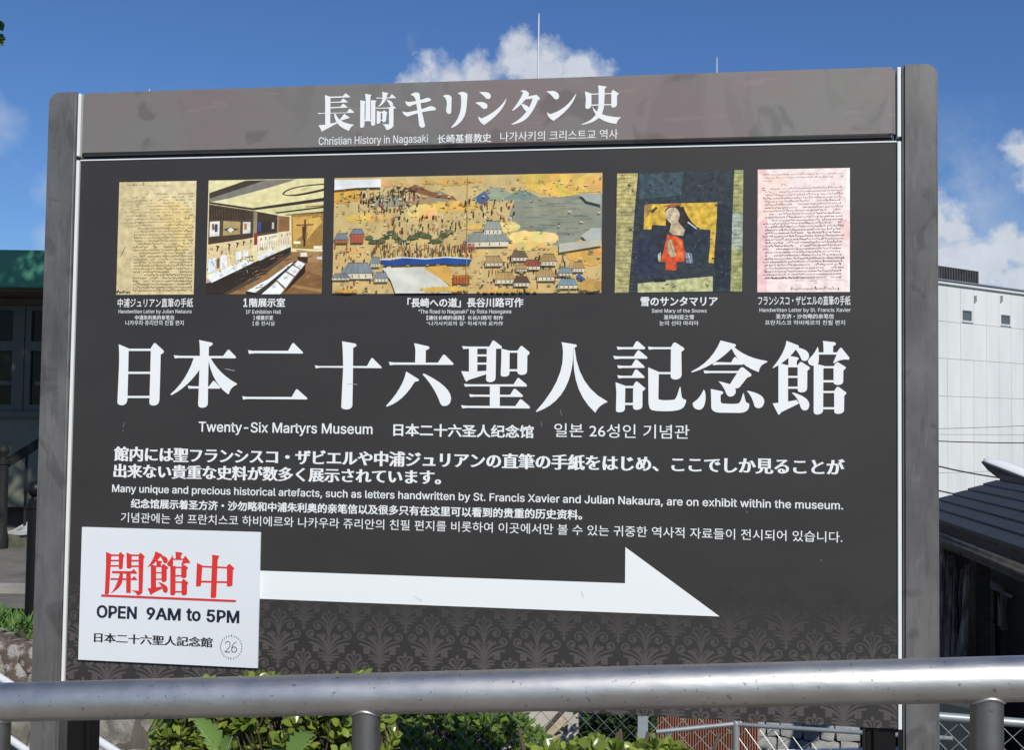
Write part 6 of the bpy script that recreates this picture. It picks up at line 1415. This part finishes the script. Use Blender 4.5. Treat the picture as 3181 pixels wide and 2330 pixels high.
# ================================================================== FENCES
m_wire = mat('galvanised_wire', (0.40, 0.42, 0.40), 0.5, 0.6)
m_wired = mat('dark_coated_wire', (0.10, 0.12, 0.10), 0.5, 0.3, col2=(0.22, 0.24, 0.22), scale=3)
def mesh_fence(P, Q, z0P, z1P, z0Q, z1Q, pitch, r, m, par):
    mb = MB(); L_ = (Vector((Q.x, Q.y, 0)) - Vector((P.x, P.y, 0))).length; H_f = max(z1P - z0P, z1Q - z0Q)
    def W_(s, h):
        t = s / L_; zz0 = z0P + (z0Q - z0P) * t; return Vector((P.x + (Q.x - P.x) * t, P.y + (Q.y - P.y) * t, zz0 + h))
    n_ = int((L_ + H_f) / pitch) + 1
    nrm = Vector((-(Q.y - P.y), Q.x - P.x, 0)).normalized()
    for sg in (1, -1):
        for k in range(n_):
            s0_ = k * pitch - (H_f if sg > 0 else 0); a, c = (s0_, 0), (s0_ + sg * H_f, H_f)
            if sg < 0: a = (s0_, 0); c = (s0_ - H_f, H_f)
            # clip to 0..L
            def clip(a, c):
                (x0, y0), (x1, y1) = a, c; t0, t1 = 0, 1; dx = x1 - x0
                for lo_, hi_ in ((0, L_),):
                    if dx > 0: t0 = max(t0, (lo_ - x0) / dx); t1 = min(t1, (hi_ - x0) / dx)
                    else: t0 = max(t0, (hi_ - x0) / dx); t1 = min(t1, (lo_ - x0) / dx)
                return None if t1 - t0 < .01 else ((x0 + dx * t0, y0 + (y1 - y0) * t0), (x0 + dx * t1, y0 + (y1 - y0) * t1))
            q = clip(a, c)
            if q: mb.tube([W_(*q[0]) + nrm * r * sg, W_(*q[1]) + nrm * r * sg], r, 4, cap=False)
    build('wire_mesh', mb, m, par, normals=False, kind='stuff')
def fpost(par, p, ztop, r, m, sq=False, z0=None):
    z0 = ground(p.x, p.y) - 0.05 if z0 is None else z0; b = MB()
    if sq: b.box(p.x - r, p.x + r, p.y - r, p.y + r, z0, ztop)
    else: b.tube([(p.x, p.y, z0), (p.x, p.y, ztop)], r, 12); b.lathe((p.x, p.y, ztop), [(r * 1.05, 0), (r * .9, .008), (0, .014)], 12)
    build('post', b, m, par, smooth=False if sq else 'auto')
m_tube = mat('galvanised_tube', (0.46, 0.49, 0.49), 0.4, 0.5, col2=(0.38, 0.41, 0.41), scale=8)
m_cpost = mat('blue_grey_concrete_post', (0.30, 0.34, 0.36), 0.8, col2=(0.24, 0.28, 0.29), scale=9)
FA, FB, FC_ = pt(1180, 2240, 4.9), pt(2285, 2252, 4.75), pt(2830, 2287, 4.35)
f1 = thing('chain_link_fence', 'chain link fence with concrete post behind the foot of the sign', 'fence', (FB.x, FB.y, -1.2))
zA, zB, zC = pt(1180, 2200, 4.9).z + .16, pt(2285, 2252, 4.75).z, pt(2800, 2284, 4.38).z
pm = FA.lerp(FB, (1996 - 1180) / (2285 - 1180)); pm2 = pt(2020, 2228, 4.8)
mesh_fence(FA, pm, -1.15, zA, -1.15, zA, 0.079, 0.0014, m_wired, f1)
mesh_fence(pm, FB, -1.15, zB + .05, -1.15, zB + .06, 0.079, 0.0017, m_wire, f1)
b = MB(); p0, p1, p2 = pt(2039, 2275, 4.78), pt(2278, 2252, 4.74), pt(2285, 2250, 4.74); b.tube([p0, p2], 0.010, 10); build('top_rail', b, m_tube, f1, smooth='auto')
fpost(f1, pt(1997, 2300, 4.8), pt(1997, 2226, 4.8).z, 0.022, m_cpost, True); fpost(f1, pt(2286, 2300, 4.74), zB + .01, 0.014, m_tube); fpost(f1, pt(2078, 2320, 4.9), pt(2078, 2272, 4.9).z, 0.013, m_tube)
f2 = thing('chain_link_fence', 'second run of chain link fence turning towards the right post of the sign', 'fence', (FC_.x, FC_.y, -1.2))
mesh_fence(pt(2290, 2252, 4.74), pt(2960, 2300, 4.3), -1.15, zB + .03, -1.3, 0.1, 0.079, 0.0017, m_wire, f2)
b = MB(); b.tube([pt(2289, 2252, 4.74), pt(2765, 2283, 4.4), pt(2960, 2296, 4.3)], 0.009, 10); build('top_rail', b, m_tube, f2, smooth='auto')
f3 = thing('chain_link_fence', 'chain link fence with thick top tube right of the right post of the sign', 'fence', (1.9, 1.2, -1.2))
g0, g1 = pt(2850, 2222, 4.15), pt(3420, 2266, 4.0)
b = MB(); b.tube([g0, g1], 0.0165, 14); build('top_rail', b, m_tube, f3, smooth='auto')
mesh_fence(g0, g1, -1.2, g0.z - .02, -1.2, g0.z - .02, 0.074, 0.0016, m_wire, f3)
fpost(f3, g0, g0.z + .02, 0.02, m_tube); fpost(f3, g1, g1.z + .02, 0.02, m_tube)
# things beyond the fence
m_lime = mat('pale_lime_wall', (0.60, 0.57, 0.50), 0.85, col2=(0.50, 0.46, 0.39), scale=3, bump=.2)
yw = thing('yard_wall', 'pale plastered garden wall with a brown stain behind the chain link fence', 'wall', pt(1700, 2330, 6.6))
a0, a1 = pt(1530, 2215, 6.7), pt(1856, 2222, 6.5); b = MB()
zt0 = pt(1600, 2150, 6.6).z; dw = Vector((a1.x - a0.x, a1.y - a0.y, 0)).normalized(); nw = Vector((-dw.y, dw.x, 0)) * .12
b.mesh([(q.x, q.y, z) for z in (-1.9, zt0) for q in (a0, a1, a1 + nw, a0 + nw)], [(0, 3, 2, 1), (4, 5, 6, 7), (0, 1, 5, 4), (1, 2, 6, 5), (2, 3, 7, 6), (3, 0, 4, 7)]); build('wall_body', b, m_lime, yw, bevel=.006)
b = MB(); b.mesh([pt(1640, 2330, 6.56), pt(1700, 2262, 6.56), pt(1770, 2212, 6.56), pt(1782, 2222, 6.555), pt(1770, 2262, 6.555), pt(1690, 2330, 6.555), ], [(0, 1, 2, 3, 4, 5)]); build('stain', b, mat('brown_flaking', (0.36, 0.29, 0.19), .9, col2=(0.5, 0.44, 0.33), scale=16), yw, normals=False)
b = MB(); b.tube([pt(1655, 2312, 5.9), pt(1758, 2200, 6.0)], 0.012, 8); build('leaning_pole', b, m_wood_d, smooth='auto', label='thin dark pole leaning in front of the pale garden wall', category='pole')
# clipped dark hedge
hg = thing('dark_hedge', 'dark green hedge between the pale garden wall and the concrete fence post', 'hedge', pt(1900, 2380, 6.0)); hb = MB(); rs = random.Random(61)
for k in range(1500):
    p = pt(rs.uniform(1800, 2035), rs.uniform(2190, 2390), rs.uniform(6.0, 6.35)); v, f = leaf_verts(.05, .03); Bm = basis(Vector((rs.uniform(-1, 1), rs.uniform(-1, .5), rs.uniform(-.5, .8))), Vector((0, 0, 1)))
    hb.mesh([p + Bm @ q for q in v], f)
build('foliage', hb, leafmat('dark_hedge_leaf', (0.018, 0.04, 0.012), (0.06, 0.10, 0.025), .4, .2), hg, smooth=True, normals=False, kind='stuff')
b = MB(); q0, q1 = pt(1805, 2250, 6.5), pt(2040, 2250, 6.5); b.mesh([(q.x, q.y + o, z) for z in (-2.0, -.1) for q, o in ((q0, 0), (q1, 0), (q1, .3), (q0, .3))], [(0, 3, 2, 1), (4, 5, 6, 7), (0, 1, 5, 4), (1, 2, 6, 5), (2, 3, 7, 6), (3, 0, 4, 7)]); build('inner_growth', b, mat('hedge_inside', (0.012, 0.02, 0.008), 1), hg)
# rust red ribbed shed
rsd = thing('ribbed_shed', 'rust red ribbed metal shed wall behind the chain link fence', 'shed', pt(2200, 2380, 7.2)); m_rust = mat('rust_red_sheet', (0.30, 0.125, 0.075), .75, col2=(0.40, 0.21, 0.14), scale=2.5, bump=.15)
q0, q1 = pt(2010, 2300, 7.1), pt(2358, 2300, 6.9); dq = Vector((q1.x - q0.x, q1.y - q0.y, 0)); nr = 44; zt0 = pt(2200, 2190, 7.0).z
for k in range(nr):
    a, c = q0 + dq * (k / nr), q0 + dq * ((k + .5) / nr); e = q0 + dq * ((k + 1) / nr); o_ = -FH * .018
    b = MB(); P = [a, a + dq * (.1 / nr) + o_, c - dq * (.1 / nr) + o_, c, e]
    b.mesh([(q.x, q.y, z) for z in (-2.2, zt0) for q in P], [(i, i + 1, 6 + i, 5 + i) for i in range(4)]); build('rib', b, m_rust, rsd, normals=False)
b = MB(); b.mesh([(q.x, q.y, z) for z in (zt0 - 0.005, zt0 + .04) for q in (q0 - FH * .08, q1 - FH * .08, q1 + FH * 2, q0 + FH * 2)], [(0, 3, 2, 1), (4, 5, 6, 7), (0, 1, 5, 4), (1, 2, 6, 5), (2, 3, 7, 6), (3, 0, 4, 7)]); build('roof', b, m_rust, rsd)
b = MB(); b.mesh([(q.x, q.y, z) for z in (-2.2, zt0 - .006) for q in (q1, q1 + FH * 1.9)], [(0, 1, 3, 2)]); b.mesh([(q.x, q.y, z) for z in (-2.2, zt0 - .006) for q in (q0, q0 + FH * 1.9)], [(0, 1, 3, 2)]); build('side_wall', b, m_rust, rsd, normals=False)
# pale rubble wall beyond, right
rw = thing('rubble_wall', 'pale grey rubble stone wall beyond the fence near the right post', 'wall', pt(2550, 2330, 8.6)); m_pale = mat('pale_rubble', (0.42, 0.43, 0.41), .9, col2=(0.26, 0.27, 0.26), scale=8, bump=.5)
pm_ = []
for me in smeshes[:4]:
    m2 = me.copy(); m2.materials.clear(); m2.materials.append(m_pale); pm_.append(m2)
r0_, r1_ = pt(2300, 2300, 12.2), pt(3010, 2300, 11.8); dr_ = r1_ - r0_; dr_.z = 0; Lr = dr_.length; ur = dr_.normalized(); zr = pt(2400, 2250, 12.0).z; rs = random.Random(71)
b = MB(); b.mesh([(q.x, q.y, z) for z in (-4, zr - .05) for q in (r0_ + FH * .1, r1_ + FH * .1, r1_ + FH * .5, r0_ + FH * .5)], [(0, 3, 2, 1), (4, 5, 6, 7), (0, 1, 5, 4), (1, 2, 6, 5), (2, 3, 7, 6), (3, 0, 4, 7)]); build('mortar_core', b, mat('rubble_core', (0.12, 0.12, 0.11), 1), rw)
for row in range(4):
    a = -.1
    while a < Lr:
        w = rs.uniform(.14, .32); c = r0_ + ur * (a + w / 2); o = link('stone', pm_[rs.randrange(4)], rw, (c.x, c.y, zr - .08 - row * .165 + rs.uniform(-.015, .015))); o.scale = (w * 1.05, .2, .175 * rs.uniform(.85, 1.15)); o.rotation_euler = (0, rs.uniform(-.1, .1), math.atan2(ur.y, ur.x)); a += w
# white parked car, roof just showing over the lower edge
m_car = mat('white_car_paint', (0.75, 0.76, 0.76), .18, spec=.6); m_cg = mat('car_glass', (0.02, 0.025, 0.03), .06, spec=.6)
cc = pt(2560, 2330, 7.4); cz = pt(2530, 2308, 8.15).z; gz = cz - 1.45
car = thing('parked_car', 'white parked car whose roof shows beyond the fence below the sign', 'car', (cc.x, cc.y, gz))
yaw_c = Matrix.Rotation(YAW + .12, 3, 'Z')
def cw_(x, y, z): v = yaw_c @ Vector((x, y, 0)); return (cc.x + v.x, cc.y + v.y, gz + z)
def loft(name, secs, m, **k):
    b = MB(); n_ = len(secs[0]); vs = [cw_(*p) for s in secs for p in s]; fs = [(i * n_ + j, i * n_ + (j + 1) % n_, (i + 1) * n_ + (j + 1) % n_, (i + 1) * n_ + j) for i in range(len(secs) - 1) for j in range(n_)]
    fs += [tuple(range(n_ - 1, -1, -1)), tuple((len(secs) - 1) * n_ + j for j in range(n_))]; b.mesh(vs, fs); return build(name, b, m, car, smooth='auto', **k)
def sec(x, w, z0, z1, r=.12): return [(x, -w, z0), (x, w, z0), (x, w, z1 - r), (x, w - r, z1), (x, -w + r, z1), (x, -w, z1 - r)]
loft('body', [sec(-2.0, .62, .35, .75), sec(-1.9, .78, .25, .85), sec(-1.0, .84, .22, .92), sec(1.2, .84, .22, .95), sec(1.9, .80, .25, .95), sec(2.0, .7, .35, .85)], m_car)
loft('glasshouse', [sec(-1.15, .74, .93, .96, .02), sec(-.45, .66, .95, 1.36, .06), sec(1.25, .66, .95, 1.38, .06), sec(1.72, .72, .95, .98, .02)], m_cg)
loft('roof', [sec(-.52, .60, 1.33, 1.40, .05), sec(-.1, .64, 1.36, 1.45, .06), sec(1.0, .64, 1.36, 1.45, .06), sec(1.36, .58, 1.33, 1.39, .05)], m_car)
for sx_ in (-1.25, 1.3):
    for sy_ in (-.80, .80):
        b = MB(); c0, c1 = Vector(cw_(sx_, sy_ - .09, .31)), Vector(cw_(sx_, sy_ + .09, .31)); b.tube([c0, c1], .31, 20); wh = build('wheel', b, m_black, car, smooth='auto'); b = MB(); b.tube([Vector(cw_(sx_, sy_ - .1, .31)), Vector(cw_(sx_, sy_ + .1, .31))], .19, 14); build('rim', b, m_tube, wh, smooth='auto')
# grey green tank-like wall right of the right post
gw = thing('grey_boundary_wall', 'dark grey green boundary wall behind the fence right of the sign', 'wall', pt(2960, 2330, 6.2)); q0, q1 = pt(2880, 2216, 6.3), pt(3100, 2216, 6.0); b = MB(); zt0 = pt(2960, 2190, 6.2).z
b.mesh([(q.x, q.y, z) for z in (-2.4, zt0) for q in (q0, q1, q1 + FH * .15, q0 + FH * .15)], [(0, 3, 2, 1), (4, 5, 6, 7), (0, 1, 5, 4), (1, 2, 6, 5), (2, 3, 7, 6), (3, 0, 4, 7)]); build('wall_body', b, mat('dark_render', (0.05, 0.062, 0.062), .85, col2=(0.04, 0.05, 0.05), scale=4), gw)
